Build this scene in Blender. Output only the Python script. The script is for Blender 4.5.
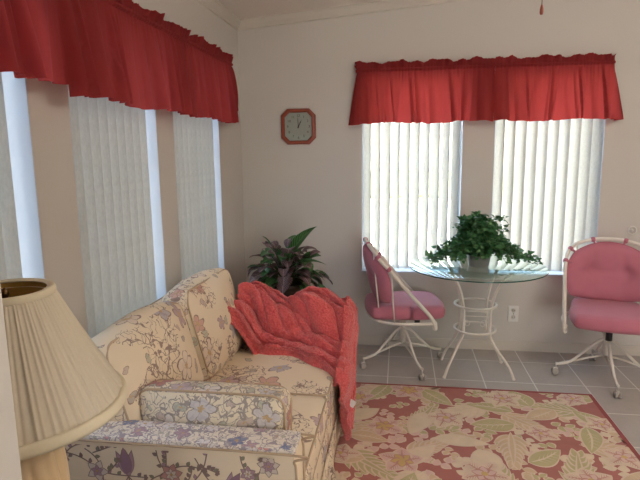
import bpy, bmesh, math, random
from mathutils import Vector, Matrix, noise as mnoise
for o in list(bpy.data.objects): bpy.data.objects.remove(o, do_unlink=True)
C = bpy.context.scene.collection
PI = math.pi
R = math.radians
rnd = random.Random(7)

# ------------------------------------------------------------------ camera
cam = bpy.data.cameras.new('camera'); cam_o = bpy.data.objects.new('camera', cam); C.objects.link(cam_o)
cam.sensor_fit = 'HORIZONTAL'; cam.sensor_width = 36; cam.lens = 36*533/640; cam.clip_start = .02; cam.clip_end = 200
rr, uu, bb = ((0.98906, 0.147057, -0.011597), (-0.012305, 0.16059, 0.986945), (0.147, -0.976005, 0.160642))
m = Matrix(((rr[0], uu[0], bb[0], 0), (rr[1], uu[1], bb[1], 0), (rr[2], uu[2], bb[2], 1.5), (0, 0, 0, 1)))
cam_o.matrix_world = m
bpy.context.scene.camera = cam_o

# ------------------------------------------------------------------ light
SKY = 8.0
w = bpy.data.worlds.new('sky'); bpy.context.scene.world = w; w.use_nodes = True
nt = w.node_tree; bg = nt.nodes['Background']
tc = nt.nodes.new('ShaderNodeTexCoord'); sx = nt.nodes.new('ShaderNodeSeparateXYZ'); rp = nt.nodes.new('ShaderNodeValToRGB')
nt.links.new(tc.outputs['Generated'], sx.inputs[0]); nt.links.new(sx.outputs['Z'], rp.inputs[0]); nt.links.new(rp.outputs[0], bg.inputs[0])
rp.color_ramp.elements[0].position = 0; rp.color_ramp.elements[0].color = (.90, .91, .92, 1)
rp.color_ramp.elements[1].position = .6; rp.color_ramp.elements[1].color = (.48, .66, .95, 1)
bg.inputs[1].default_value = SKY
sun = bpy.data.lights.new('sun', 'SUN'); sun.energy = 26; sun.angle = R(1); sun.color = (1, .95, .86)
sun_o = bpy.data.objects.new('sun', sun); C.objects.link(sun_o); sun_o.location = (6, 0, 8)
sun_o.rotation_euler = Vector((.03, .62, -.85)).to_track_quat('-Z', 'Y').to_euler()

def area(name, loc, rot, sx_, sy_, power, col=(1, 1, 1), portal=False):
    l = bpy.data.lights.new(name, 'AREA'); l.shape = 'RECTANGLE'; l.size = sx_; l.size_y = sy_; l.energy = power; l.color = col
    if portal: l.cycles.is_portal = True
    o = bpy.data.objects.new(name, l); C.objects.link(o); o.location = loc; o.rotation_euler = rot
    return o
# ceiling fixture in the part of the room behind the photographer, and an area light added there as soft fill
fl = bpy.data.lights.new('fan_light', 'POINT'); fl.energy = 38; fl.shadow_soft_size = .14; fl.color = (1, .89, .77)
fl_o = bpy.data.objects.new('fan_light', fl); C.objects.link(fl_o); fl_o.location = (1.7, 1.45, 2.40)
area('rear_fill', (1.2, -3.3, 1.35), (R(90), 0, 0), 3.4, 2.1, 14, (1, .96, .90))

vs = bpy.context.scene.view_settings
vs.view_transform = 'Standard'; vs.look = 'None'; vs.exposure = 0.28; vs.gamma = 1; vs.use_curve_mapping = False

# ------------------------------------------------------------------ helpers: meshes
class MB:
    def __init__(s): s.v = []; s.f = []; s.mi = []; s.uv = []; s.sm = []
    def add(s, v, f, mi=0, uv=None, smooth=True):
        b = len(s.v); s.v += [tuple(p) for p in v]
        for k, q in enumerate(f):
            s.f.append([i+b for i in q]); s.mi.append(mi); s.sm.append(smooth)
            s.uv.append(uv[k] if uv else None)
    def build(s, name, mats, parent=None, loc=None, auto=None):
        me = bpy.data.meshes.new(name); me.from_pydata(s.v, [], s.f); me.update()
        if not isinstance(mats, (list, tuple)): mats = [mats]
        for m_ in mats: me.materials.append(m_)
        me.polygons.foreach_set('material_index', s.mi); me.polygons.foreach_set('use_smooth', s.sm)
        if any(u is not None for u in s.uv):
            ul = me.uv_layers.new(name='UVMap')
            k = 0
            for fi, q in enumerate(s.f):
                for j in range(len(q)):
                    if s.uv[fi] is not None: ul.data[k].uv = s.uv[fi][j]
                    k += 1
        me.validate(); 
        o = bpy.data.objects.new(name, me); C.objects.link(o)
        if parent: o.parent = parent
        if loc: o.location = loc
        return o

def box(mb, x0, x1, y0, y1, z0, z1, mi=0):
    v = [(x, y, z) for x in (x0, x1) for y in (y0, y1) for z in (z0, z1)]
    mb.add(v, [(0, 1, 3, 2), (4, 6, 7, 5), (0, 4, 5, 1), (2, 3, 7, 6), (0, 2, 6, 4), (1, 5, 7, 3)], mi, smooth=False)

def rbox(mb, c, h, r, n=(10, 10, 6), puff=(0, 0, 0), mi=0, M=None, uvo=(0, 0), fn=None):
    """rounded, puffed box; c centre, h half sizes, r corner radius; UVs in metres per face"""
    for ax in range(3):
        a, b = (ax+1) % 3, (ax+2) % 3
        for sg in (-1, 1):
            na, nb = n[a], n[b]; V = []; UV = []
            for i in range(na+1):
                for j in range(nb+1):
                    def ease(t):  # denser near borders
                        return math.sin((t-.5)*PI)*.35+(t*2-1)*.65
                    p = [0, 0, 0]; p[ax] = sg; p[a] = ease(i/na); p[b] = ease(j/nb)
                    q = [p[k]*h[k] for k in range(3)]
                    cl = [max(-(h[k]-r), min(h[k]-r, q[k])) for k in range(3)]
                    d = Vector([q[k]-cl[k] for k in range(3)])
                    if d.length > 1e-9: d.normalize()
                    s_ = Vector(cl)+d*r
                    for k in range(3):
                        k1, k2 = (k+1) % 3, (k+2) % 3
                        s_[k] += puff[k]*(s_[k]/h[k])*max(0, 1-(s_[k1]/h[k1])**2)*max(0, 1-(s_[k2]/h[k2])**2)
                    if fn: s_ = Vector(fn(s_))
                    if M: s_ = M @ s_
                    V.append(s_+Vector(c))
                    # uv: horizontal coordinate first, vertical second
                    if ax == 0: UV.append((q[1]+uvo[0], q[2]+uvo[1]))
                    elif ax == 1: UV.append((q[0]+uvo[0]+3.3, q[2]+uvo[1]))
                    else: UV.append((q[1]+uvo[0], q[0]+uvo[1]+(q[2]+h[2])))
            F = []; FU = []
            for i in range(na):
                for j in range(nb):
                    q4 = (i*(nb+1)+j, (i+1)*(nb+1)+j, (i+1)*(nb+1)+j+1, i*(nb+1)+j+1)
                    if sg < 0: q4 = q4[::-1]
                    F.append(q4); FU.append([UV[t] for t in q4])
            mb.add(V, F, mi, FU)

def frames(path, closed=False):
    n = len(path); T = []
    for i in range(n):
        if closed: t = path[(i+1) % n]-path[i-1]
        else: t = path[min(i+1, n-1)]-path[max(i-1, 0)]
        T.append(t.normalized())
    up = Vector((0, 0, 1)) if abs(T[0].z) < .9 else Vector((1, 0, 0))
    N = [(up-T[0]*up.dot(T[0])).normalized()]
    for i in range(1, n):
        k = N[-1]-T[i]*N[-1].dot(T[i]); N.append(k.normalized())
    return T, N

def tube(mb, path, r, seg=8, closed=False, mi=0, caps=True, flat=1.0):
    path = [Vector(p) for p in path]; n = len(path); T, N = frames(path, closed)
    rs = r if isinstance(r, (list, tuple)) else [r]*n
    V = []
    for i in range(n):
        B = T[i].cross(N[i])
        for k in range(seg):
            a = 2*PI*k/seg; V.append(path[i]+(N[i]*math.cos(a)*flat+B*math.sin(a))*rs[i])
    F = []
    for i in range(n if closed else n-1):
        j = (i+1) % n
        for k in range(seg):
            l = (k+1) % seg; F.append((i*seg+k, i*seg+l, j*seg+l, j*seg+k))
    if caps and not closed:
        F.append(tuple(range(seg))[::-1]); F.append(tuple((n-1)*seg+k for k in range(seg)))
    mb.add(V, F, mi)

def smooth_path(pts, sub=6):
    pts = [Vector(p) for p in pts]; out = []
    for i in range(len(pts)-1):
        p0 = pts[max(i-1, 0)]; p1 = pts[i]; p2 = pts[i+1]; p3 = pts[min(i+2, len(pts)-1)]
        for k in range(sub):
            t = k/sub
            out.append(.5*((2*p1)+(p2-p0)*t+(2*p0-5*p1+4*p2-p3)*t*t+(3*p1-p0-3*p2+p3)*t**3))
    out.append(pts[-1]); return out

def lathe(mb, prof, seg=48, c=(0, 0, 0), fn=None, mi=0, M=None):
    V = []; n = len(prof)
    for i, (r, z) in enumerate(prof):
        for k in range(seg):
            a = 2*PI*k/seg; rr_ = r*(fn(a, z, i) if fn else 1)
            p = Vector((rr_*math.cos(a), rr_*math.sin(a), z))
            if M: p = M @ p
            V.append(p+Vector(c))
    F = [(i*seg+k, i*seg+(k+1) % seg, (i+1)*seg+(k+1) % seg, (i+1)*seg+k) for i in range(n-1) for k in range(seg)]
    mb.add(V, F, mi)

def ball(mb, c, r, mi=0, seg=12, sc=(1, 1, 1)):
    prof = [(max(1e-4, math.sin(PI*i/8)), -math.cos(PI*i/8)) for i in range(9)]
    M = Matrix.Diagonal((r*sc[0], r*sc[1], r*sc[2]))
    lathe(mb, prof, seg, c, mi=mi, M=M)

def thing(name, label, cat, loc=(0, 0, 0), rz=0, group=None):
    o = bpy.data.objects.new(name, None); C.objects.link(o); o.location = loc; o.rotation_euler = (0, 0, rz)
    o.empty_display_size = .1
    return tag(o, label, cat, group)
def tag(o, label, cat, group=None):
    o['label'] = label; o['category'] = cat
    if group: o['group'] = group
    return o
def struct(o):
    o['kind'] = 'structure'; return o
def copy_tree(o, parent=None):
    c = o.copy(); C.objects.link(c); c.parent = parent
    for ch in [k for k in bpy.data.objects if k.parent == o]: copy_tree(ch, c)
    return c

# ------------------------------------------------------------------ helpers: materials
def lin(c): return tuple((x/12.92 if x <= .04045 else ((x+.055)/1.055)**2.4) for x in c)
def rgb(r, g, b): return (*lin((r/255, g/255, b/255)), 1)
class NT:
    def __init__(s, name, col=(.8, .8, .8, 1), rough=.6, **kw):
        s.m = bpy.data.materials.new(name); s.m.use_nodes = True; s.t = s.m.node_tree; s.b = s.t.nodes['Principled BSDF']
        s.b.inputs['Base Color'].default_value = col; s.b.inputs['Roughness'].default_value = rough
        for k, v in kw.items(): s.b.inputs[k.replace('_', ' ')].default_value = v
    def n(s, ty, **kw):
        d = s.t.nodes.new('ShaderNode'+ty)
        for k, v in kw.items(): setattr(d, k, v)
        return d
    def l(s, a, b_): s.t.links.new(a, b_)
    def setin(s, inp, v):
        if hasattr(v, 'is_linked') or isinstance(v, bpy.types.NodeSocket): s.l(v, inp)
        else: inp.default_value = v
    def math(s, op, a, b_=0., c=0.):
        d = s.n('Math', operation=op)
        for i, v in enumerate((a, b_, c)): s.setin(d.inputs[i], v)
        return d.outputs[0]
    def vmath(s, op, a, b_=(0, 0, 0)):
        d = s.n('VectorMath', operation=op); s.setin(d.inputs[0], a)
        if op == 'SCALE': s.setin(d.inputs[3], b_)
        else: s.setin(d.inputs[1], b_)
        return d.outputs[1] if op in ('LENGTH', 'DOT_PRODUCT') else d.outputs[0]
    def mix(s, f, a, b_):
        d = s.n('Mix', data_type='RGBA'); s.setin(d.inputs[0], f); s.setin(d.inputs[6], a); s.setin(d.inputs[7], b_); return d.outputs[2]
    def noise(s, vec, scale, detail=2, rough=.5, dist=0.):
        d = s.n('TexNoise'); d.inputs['Scale'].default_value = scale; d.inputs['Detail'].default_value = detail
        d.inputs['Roughness'].default_value = rough; d.inputs['Distortion'].default_value = dist
        if vec is not None: s.l(vec, d.inputs['Vector'])
        return d
    def co(s, which='Object'): return s.n('TexCoord').outputs[which]
    def base(s, v): s.setin(s.b.inputs['Base Color'], v)
    def bump(s, h, strength=.3, dist=.01):
        d = s.n('Bump'); d.inputs['Strength'].default_value = strength; d.inputs['Distance'].default_value = dist
        s.l(h, d.inputs['Height']); s.l(d.outputs[0], s.b.inputs['Normal'])
    def translucent(s, fac, col=None):
        out = s.t.nodes['Material Output']; tr = s.n('BsdfTranslucent'); mx = s.n('MixShader'); mx.inputs[0].default_value = fac
        s.setin(tr.inputs[0], col if col is not None else s.b.inputs['Base Color'].default_value)
        s.l(s.b.outputs[0], mx.inputs[1]); s.l(tr.outputs[0], mx.inputs[2]); s.l(mx.outputs[0], out.inputs[0])

def plain(name, col, rough=.6, var=.06, scale=20, bump=.0, metal=0.):
    t = NT(name, col, rough, Metallic=metal)
    c = t.co(); nz = t.noise(c, scale, 3)
    dark = tuple(x*(1-var*2) for x in col[:3])+(1,)
    t.base(t.mix(nz.outputs[0], dark, col))
    if bump: t.bump(nz.outputs[0], bump, .005)
    return t.m

M_wall = plain('wall_paint', rgb(203, 197, 189), .8, .01, 60, .05)
M_ceiling = plain('ceiling_paint', rgb(236, 228, 218), .85, .01, 60, .08)
M_trim = plain('trim_paint', rgb(206, 198, 186), .5, .01, 10)
M_jamb = plain('reveal_paint', rgb(200, 204, 210), .5, .01, 10)
M_vinyl = plain('window_vinyl', rgb(235, 236, 236), .35, .01, 10)

def tile_mat():
    t = NT('ceramic_floor_tile', rough=.35)
    c = t.co(); s = t.n('SeparateXYZ'); t.l(c, s.inputs[0])
    gx = t.math('DIVIDE', t.math('ADD', s.outputs[0], 10-.25+.0), .315); gy = t.math('DIVIDE', t.math('ADD', s.outputs[1], 10-3.45), .365)
    # 10 m is no whole multiple of the pitch: shift so that a joint falls on x=.25, y=3.45
    gx = t.math('SUBTRACT', gx, 10/.315); gy = t.math('SUBTRACT', gy, 10/.365)
    fx = t.math('ABSOLUTE', t.math('SUBTRACT', t.math('FRACT', t.math('ADD', gx, 50.5)), .5)); fy = t.math('ABSOLUTE', t.math('SUBTRACT', t.math('FRACT', t.math('ADD', gy, 50.5)), .5))
    d = t.math('MINIMUM', t.math('MULTIPLY', fx, .315), t.math('MULTIPLY', fy, .365))
    g = t.math('LESS_THAN', d, .0035)
    cb = t.n('CombineXYZ'); t.l(t.math('FLOOR', t.math('ADD', gx, 50)), cb.inputs[0]); t.l(t.math('FLOOR', t.math('ADD', gy, 50)), cb.inputs[1])
    wn = t.n('TexWhiteNoise'); t.l(cb.outputs[0], wn.inputs[0])
    n1 = t.noise(c, 7, 5, .6, .4); n2 = t.noise(c, 40, 3)
    col = t.mix(n1.outputs[0], rgb(158, 150, 145), rgb(194, 185, 178)); col = t.mix(t.math('MULTIPLY', n2.outputs[0], .3), col, rgb(196, 190, 184))
    col = t.mix(t.math('MULTIPLY', wn.outputs[0], .35), col, rgb(170, 161, 155))
    t.base(t.mix(g, col, rgb(228, 225, 220)))
    rg = t.math('ADD', t.math('MULTIPLY', g, .4), .34); t.l(rg, t.b.inputs['Roughness'])
    t.bump(t.math('MULTIPLY', g, -1), .4, .002)
    return t.m
M_tile = tile_mat()

def floral(name, ground, vine, petals, scale=9., vine_w=.012, vine_scale=7., cover=.5, plain_amt=.5, flower_r=.42, bump=True):
    """woven furnishing fabric: vines, small leaves and outlined blossoms on a plain ground, in UV metres"""
    t = NT(name, rough=.85); uv = t.n('UVMap').outputs[0]
    weave = t.noise(uv, 900, 1)
    wob = t.noise(uv, 9, 2); uvd = t.vmath('ADD', uv, t.vmath('SCALE', t.vmath('SUBTRACT', wob.outputs['Color'], (.5, .5, .5)), .05)); wob2 = t.noise(uv, 38, 2); uvd = t.vmath('ADD', uvd, t.vmath('SCALE', t.vmath('SUBTRACT', wob2.outputs['Color'], (.5, .5, .5)), .022))
    base = t.mix(weave.outputs[0], ground, tuple(x*.9 for x in ground[:3])+(1,))
    area_ = t.noise(uv, 3.1, 1); msk = t.math('GREATER_THAN', area_.outputs[0], plain_amt)
    # vines
    nv = t.noise(uvd, vine_scale, 1); v1 = t.math('LESS_THAN', t.math('ABSOLUTE', t.math('SUBTRACT', nv.outputs[0], .5)), vine_w)
    off = t.vmath('ADD', uvd, (5.3, 2.1, 0)); nv2 = t.noise(off, vine_scale*1.7, 1); v2 = t.math('LESS_THAN', t.math('ABSOLUTE', t.math('SUBTRACT', nv2.outputs[0], .48)), vine_w*.9)
    nv3 = t.noise(t.vmath('ADD', uvd, (1.7, 8.1, 0)), vine_scale*2.6, 1); v3 = t.math('LESS_THAN', t.math('ABSOLUTE', t.math('SUBTRACT', nv3.outputs[0], .5)), vine_w*1.1)
    vm = t.math('MULTIPLY', t.math('MAXIMUM', t.math('MAXIMUM', v1, v2), v3), msk)
    col = t.mix(t.math('MULTIPLY', vm, .8), base, vine)
    def flowers(col, sc, n, rad, cov, pal, seed, outline):
        vo = t.n('TexVoronoi'); vo.voronoi_dimensions = '2D'; vo.inputs['Scale'].default_value = 1; vo.inputs['Randomness'].default_value = .8
        p = t.vmath('ADD', t.vmath('SCALE', uvd, sc), (seed, seed*.7, 0)); t.l(p, vo.inputs['Vector'])
        d = t.vmath('SUBTRACT', p, vo.outputs['Position']); s = t.n('SeparateXYZ'); t.l(d, s.inputs[0])
        sc_ = t.n('SeparateXYZ'); t.l(vo.outputs['Color'], sc_.inputs[0])
        ang = t.math('ADD', t.math('ARCTAN2', s.outputs[1], s.outputs[0]), t.math('MULTIPLY', sc_.outputs[1], 6.28))
        c_ = t.math('ABSOLUTE', t.math('COSINE', t.math('MULTIPLY', ang, n/2)))
        rr_ = t.math('MULTIPLY', t.math('ADD', t.math('MULTIPLY', c_, .5), .5), t.math('MULTIPLY', t.math('ADD', t.math('MULTIPLY', sc_.outputs[2], .5), .6), rad))
        L = t.vmath('LENGTH', d)
        on = t.math('MULTIPLY', t.math('GREATER_THAN', sc_.outputs[0], 1-cov), t.math('LESS_THAN', L, rr_))
        inner = t.math('LESS_THAN', L, t.math('MULTIPLY', rr_, .86)); eye = t.math('LESS_THAN', L, t.math('MULTIPLY', rr_, .25))
        rib = t.math('LESS_THAN', c_, .25)
        rp_ = t.n('ValToRGB'); rp_.color_ramp.interpolation = 'CONSTANT'; t.l(sc_.outputs[1], rp_.inputs[0])
        e = rp_.color_ramp.elements
        while len(e) < len(pal): e.new(.5)
        for i, q in enumerate(pal): e[i].position = i/len(pal); e[i].color = q
        fc = t.mix(t.math('MULTIPLY', rib, .5), rp_.outputs[0], outline); fc = t.mix(eye, fc, rgb(196, 160, 110))
        fc = t.mix(inner, outline, fc)
        return t.mix(t.math('MULTIPLY', on, .8), col, fc)
    col = flowers(col, scale*2.1, 2, flower_r*.8, cover*.6, [rgb(186, 184, 164), rgb(198, 176, 164), rgb(180, 168, 156)], 3.7, vine)
    col = flowers(col, scale, 5, flower_r, cover, petals, 9.1, vine)
    t.base(col)
    if bump: t.bump(weave.outputs[0], .15, .001)
    return t.m
G_sofa = rgb(238, 220, 192)
PET = [rgb(188, 156, 162), rgb(222, 202, 184), rgb(206, 156, 142), rgb(180, 170, 178), rgb(232, 216, 198)]
M_sofa = floral('sofa_floral_fabric', G_sofa, rgb(134, 104, 98), PET, 7, .011, 9, .42, .49, .46)
M_sofa_dense = floral('sofa_dense_floral_fabric', rgb(240, 230, 216), rgb(150, 138, 152), [rgb(176, 140, 156), rgb(230, 224, 224), rgb(206, 140, 138), rgb(112, 122, 164), rgb(234, 218, 210)], 13, .016, 16, .8, .1)
M_sofa_plain = plain('sofa_plain_fabric', G_sofa, .85, .03, 300, .05)
M_pipe = plain('piping_cord', rgb(198, 172, 142), .8, .05, 100)
M_motif = {k: plain('woven_motif_'+k, c, .85, .08, 200) for k, c in dict(vine=rgb(150, 126, 116), mauve=rgb(180, 146, 156), pale=rgb(220, 204, 190), pink=rgb(204, 154, 144), blue=rgb(98, 104, 132), sage=rgb(150, 146, 120), plum=rgb(160, 124, 140), white=rgb(236, 226, 216), tan=rgb(196, 160, 110)).items()}

def red_mat():
    t = NT('red_valance_cotton', rough=.9); c = t.co(); n1 = t.noise(c, 6, 2); n2 = t.noise(c, 500, 1)
    col = t.mix(n1.outputs[0], rgb(116, 34, 36), rgb(140, 44, 44)); t.base(col)
    t.bump(n2.outputs[0], .15, .001); t.translucent(.34, rgb(236, 86, 82)); return t.m
M_red = red_mat()
def vane_mat():
    t = NT('vane_fabric', rough=.75); c = t.co(); mp = t.n('Mapping'); mp.inputs['Scale'].default_value = (1, 1, .35); t.l(c, mp.inputs[0])
    n1 = t.noise(mp.outputs[0], 110, 4, .7); col = t.mix(n1.outputs[0], rgb(156, 156, 153), rgb(222, 221, 218)); t.base(col)
    t.bump(n1.outputs[0], .3, .002); t.translucent(.52, t.mix(n1.outputs[0], rgb(228, 223, 212), rgb(252, 246, 236))); return t.m
M_vane = vane_mat()
def throw_mat():
    t = NT('chenille_knit', rough=1.); c = t.co()
    n1 = t.noise(c, 45, 2); n2 = t.noise(c, 150, 3, .7)
    vo = t.n('TexVoronoi'); vo.inputs['Scale'].default_value = 95; t.l(c, vo.inputs['Vector'])
    h = t.math('SUBTRACT', t.math('MULTIPLY', n2.outputs[0], 1.2), vo.outputs['Distance'])
    col = t.mix(n1.outputs[0], rgb(222, 88, 88), rgb(238, 116, 110)); col = t.mix(t.math('MULTIPLY', vo.outputs['Distance'], .9), t.mix(.3, col, rgb(240, 130, 120)), rgb(204, 66, 72)); t.base(col)
    t.b.inputs['Sheen Weight'].default_value = .3; t.bump(h, .7, .010); return t.m
M_throw = throw_mat()
def pinkfab():
    t = NT('pink_chair_fabric', rough=.75); c = t.co(); n2 = t.noise(c, 400, 2); n1 = t.noise(c, 8, 2)
    t.base(t.mix(n1.outputs[0], rgb(176, 100, 117), rgb(194, 118, 134))); t.b.inputs['Sheen Weight'].default_value = .2; t.bump(n2.outputs[0], .2, .001); return t.m
M_pink = pinkfab()
M_white_metal = plain('white_painted_metal', rgb(226, 218, 206), .4, .03, 30)
M_black = plain('black_plastic', rgb(25, 25, 27), .4, .02, 30)
M_caster = plain('caster_plastic', rgb(205, 198, 190), .4, .03, 30)
M_wheel = plain('caster_wheel_rubber', rgb(168, 160, 152), .5, .03, 30)
def glass_mat(name, col, rough=0.):
    t = NT(name, col, rough); t.b.inputs['Transmission Weight'].default_value = 1; t.b.inputs['IOR'].default_value = 1.5; return t.m
def tglass():
    t = NT('table_glass'); out = t.t.nodes['Material Output']; tr = t.n('BsdfTransparent'); gl = t.n('BsdfGlossy'); gl.inputs['Roughness'].default_value = .01
    tr.inputs[0].default_value = (.80, .90, .87, 1); gl.inputs[0].default_value = (.9, 1, .97, 1); fr = t.n('Fresnel'); fr.inputs[0].default_value = 1.5; mx = t.n('MixShader')
    gm = t.n('NewGeometry'); t.l(t.math('MULTIPLY', t.math('MINIMUM', t.math('MULTIPLY', fr.outputs[0], 2.), 1.), t.math('SUBTRACT', 1., gm.outputs['Backfacing'])), mx.inputs[0]); t.l(tr.outputs[0], mx.inputs[1]); t.l(gl.outputs[0], mx.inputs[2]); t.l(mx.outputs[0], out.inputs[0]); return t.m
M_glass = tglass()
M_edge = plain('table_glass_edge', rgb(58, 104, 92), .08, .3, 60)
def pane_mat():
    t = NT('window_pane_glass'); out = t.t.nodes['Material Output']; tr = t.n('BsdfTransparent'); gl = t.n('BsdfGlossy'); gl.inputs['Roughness'].default_value = .02
    tr.inputs[0].default_value = (.93, .95, .95, 1); mx = t.n('MixShader'); mx.inputs[0].default_value = .06
    t.l(tr.outputs[0], mx.inputs[1]); t.l(gl.outputs[0], mx.inputs[2]); t.l(mx.outputs[0], out.inputs[0]); return t.m
M_pane = pane_mat()
def wood_mat():
    t = NT('red_stained_wood', rough=.35); c = t.co(); mp = t.n('Mapping'); mp.inputs['Scale'].default_value = (8, 60, 60); t.l(c, mp.inputs[0])
    n1 = t.noise(mp.outputs[0], 2, 4); t.base(t.mix(n1.outputs[0], rgb(118, 48, 34), rgb(164, 82, 56))); return t.m
M_wood = wood_mat()
M_shade = None
def shade_mat():
    t = NT('pleated_shade_fabric', rough=.9); c = t.co(); n1 = t.noise(c, 300, 2)
    t.base(t.mix(n1.outputs[0], rgb(226, 214, 190), rgb(240, 230, 210))); t.translucent(.22, rgb(214, 190, 140)); return t.m
M_shade = shade_mat()
M_shade_in = plain('shade_gilt_lining', rgb(186, 150, 74), .5, .05, 40)
M_band = plain('shade_trim_band', rgb(226, 214, 186), .8, .04, 200)
M_ceramic = plain('cream_ceramic', rgb(232, 206, 164), .3, .05, 12)
M_brass = plain('aged_brass', rgb(96, 72, 44), .4, .1, 30, metal=.8)
def leaf_mat(name, a, b_, vein, w_=.12):
    t = NT(name, rough=.45); uv = t.n('UVMap').outputs[0]; s = t.n('SeparateXYZ'); t.l(uv, s.inputs[0])
    # side veins run out from the midrib
    ph = t.math('SUBTRACT', t.math('MULTIPLY', s.outputs[0], 9), t.math('MULTIPLY', t.math('ABSOLUTE', s.outputs[1]), 3))
    vv = t.math('LESS_THAN', t.math('ABSOLUTE', t.math('SUBTRACT', t.math('FRACT', ph), .5)), w_)
    mid = t.math('LESS_THAN', t.math('ABSOLUTE', s.outputs[1]), .07)
    n1 = t.noise(t.co(), 30, 2); col = t.mix(n1.outputs[0], a, b_)
    t.base(t.mix(t.math('MULTIPLY', t.math('MAXIMUM', vv, mid), .8), col, vein)); t.translucent(.12, b_); return t.m
M_leaf_green = leaf_mat('striped_green_leaf', rgb(30, 66, 34), rgb(62, 116, 58), rgb(120, 160, 104))
M_leaf_purple = leaf_mat('striped_purple_leaf', rgb(52, 38, 40), rgb(104, 76, 80), rgb(186, 160, 158), .13)
M_ivy = leaf_mat('ivy_leaf', rgb(34, 78, 44), rgb(70, 130, 76), rgb(120, 160, 112), .05)
M_ivy2 = leaf_mat('ivy_leaf_pale', rgb(52, 104, 56), rgb(104, 150, 96), rgb(140, 170, 126), .05)
M_stem = plain('plant_stem', rgb(60, 74, 36), .6, .1, 40)
M_terra = plain('dark_pot_glaze', rgb(70, 62, 56), .4, .08, 20)
M_soil = plain('potting_soil', rgb(48, 36, 28), .95, .3, 80, .4)
M_whitep = plain('white_plastic', rgb(226, 224, 218), .4, .02, 20)

# ------------------------------------------------------------------ room shell
LX, BY = -1.217, 4.05          # inner faces of left and back wall
SILL, HEAD = .585, 2.03
CZ0, CS = 2.472, .079           # ceiling height at left wall, slope to the right
RX, FY = 3.4, -3.6
WT = .17
def zc(x): return CZ0+CS*(x-LX)
backw = [(-.288, .45), (.667, 1.413)]
leftw = [(.93, 1.65), (1.87, 2.595), (2.797, 3.543)]
mb = MB(); mb.add([(-1.6, FY-.3, 0), (RX+.3, FY-.3, 0), (RX+.3, BY+WT, 0), (-1.6, BY+WT, 0), (-1.6, FY-.3, -.1), (RX+.3, FY-.3, -.1), (RX+.3, BY+WT, -.1), (-1.6, BY+WT, -.1)],
       [(0, 1, 2, 3), (7, 6, 5, 4), (0, 4, 5, 1), (1, 5, 6, 2), (2, 6, 7, 3), (3, 7, 4, 0)], smooth=False)
struct(mb.build('floor', M_tile))
mb = MB(); a, b = zc(-1.6), zc(RX+.3)
mb.add([(-1.6, FY-.3, a), (RX+.3, FY-.3, b), (RX+.3, BY+WT, b), (-1.6, BY+WT, a), (-1.6, FY-.3, a+.12), (RX+.3, FY-.3, b+.12), (RX+.3, BY+WT, b+.12), (-1.6, BY+WT, a+.12)],
       [(3, 2, 1, 0), (4, 5, 6, 7), (0, 1, 5, 4), (1, 2, 6, 5), (2, 3, 7, 6), (3, 0, 4, 7)], smooth=False)
struct(mb.build('ceiling', M_ceiling))
def prism_x(mb, x0, x1, z0, y0, y1, mi=0):        # wall piece whose top follows the ceiling
    v = [(x0, y0, z0), (x1, y0, z0), (x1, y0, zc(x1)), (x0, y0, zc(x0)), (x0, y1, z0), (x1, y1, z0), (x1, y1, zc(x1)), (x0, y1, zc(x0))]
    mb.add(v, [(0, 1, 2, 3), (7, 6, 5, 4), (0, 4, 5, 1), (1, 5, 6, 2), (2, 6, 7, 3), (3, 7, 4, 0)], mi, smooth=False)
# back wall with two openings
mb = MB()
box(mb, LX-WT, RX, BY, BY+WT, 0, SILL)
xs = [LX-WT]+[t for o in backw for t in o]+[RX]
for i in range(0, len(xs), 2): box(mb, xs[i], xs[i+1], BY, BY+WT, SILL, HEAD)
prism_x(mb, LX-WT, RX, HEAD, BY, BY+WT)
struct(mb.build('wall_back', M_wall))
mb = MB()
box(mb, LX-WT, LX, FY, BY, 0, SILL); ys = [FY]+[t for o in leftw for t in o]+[BY]
for i in range(0, len(ys), 2): box(mb, LX-WT, LX, ys[i], ys[i+1], SILL, HEAD)
box(mb, LX-WT, LX, FY, BY, HEAD, zc(LX)-.001)
struct(mb.build('wall_left', M_wall))
mb = MB(); box(mb, RX, RX+.15, FY, BY+WT, 0, zc(RX)); struct(mb.build('wall_right', M_wall))
# unseen rear wall behind the photographer, open gap added to let sky light in
mb = MB(); prism_x(mb, LX-WT, 1.4, 0, FY-.15, FY); prism_x(mb, 2.6, RX, 0, FY-.15, FY); prism_x(mb, 1.4, 2.6, 2.1, FY-.15, FY)
struct(mb.build('wall_rear', M_wall))
# short return wall beside the photographer (its end shows at the left edge)
mb = MB(); box(mb, LX, -.338, .28, .40, 0, zc(LX)); struct(mb.build('wall_return', M_wall))

# crown moulding
def crown(name, pts_fn, n=2):
    prof = [(0, -.062), (.010, -.058), (.014, -.046), (.030, -.030), (.040, -.014), (.046, -.010), (.048, 0), (0, 0)]
    mb = MB(); ends = pts_fn(); V = []
    for e in ends: V += [e(p) for p in prof]
    k = len(prof); F = [(i, (i+1) % k, k+(i+1) % k, k+i) for i in range(k)]; F += [tuple(range(k))[::-1], tuple(range(k, 2*k))]
    mb.add(V, F, smooth=False); return struct(mb.build(name, M_trim))
crown('trim_1', lambda: [lambda p: (LX+p[0], FY, zc(LX)+p[1]), lambda p: (LX+p[0], BY, zc(LX)+p[1])])
crown('trim_2', lambda: [lambda p: (LX, BY-p[0], zc(LX)+p[1]), lambda p: (RX, BY-p[0], zc(RX)+p[1])])
# baseboards
def baseb(name, x0, x1, y0, y1):
    mb = MB(); box(mb, x0, x1, y0, y1, 0, .062); 
    if x1-x0 > y1-y0: box(mb, x0, x1, y0+.004, y1, .062, .072)
    else: box(mb, x0, x1-.004, y0, y1, .062, .072)
    struct(mb.build(name, M_trim))
baseb('baseboard_back', LX+.012, RX, BY-.012, BY); baseb('baseboard_left', LX, LX+.012, .40, BY)

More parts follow.
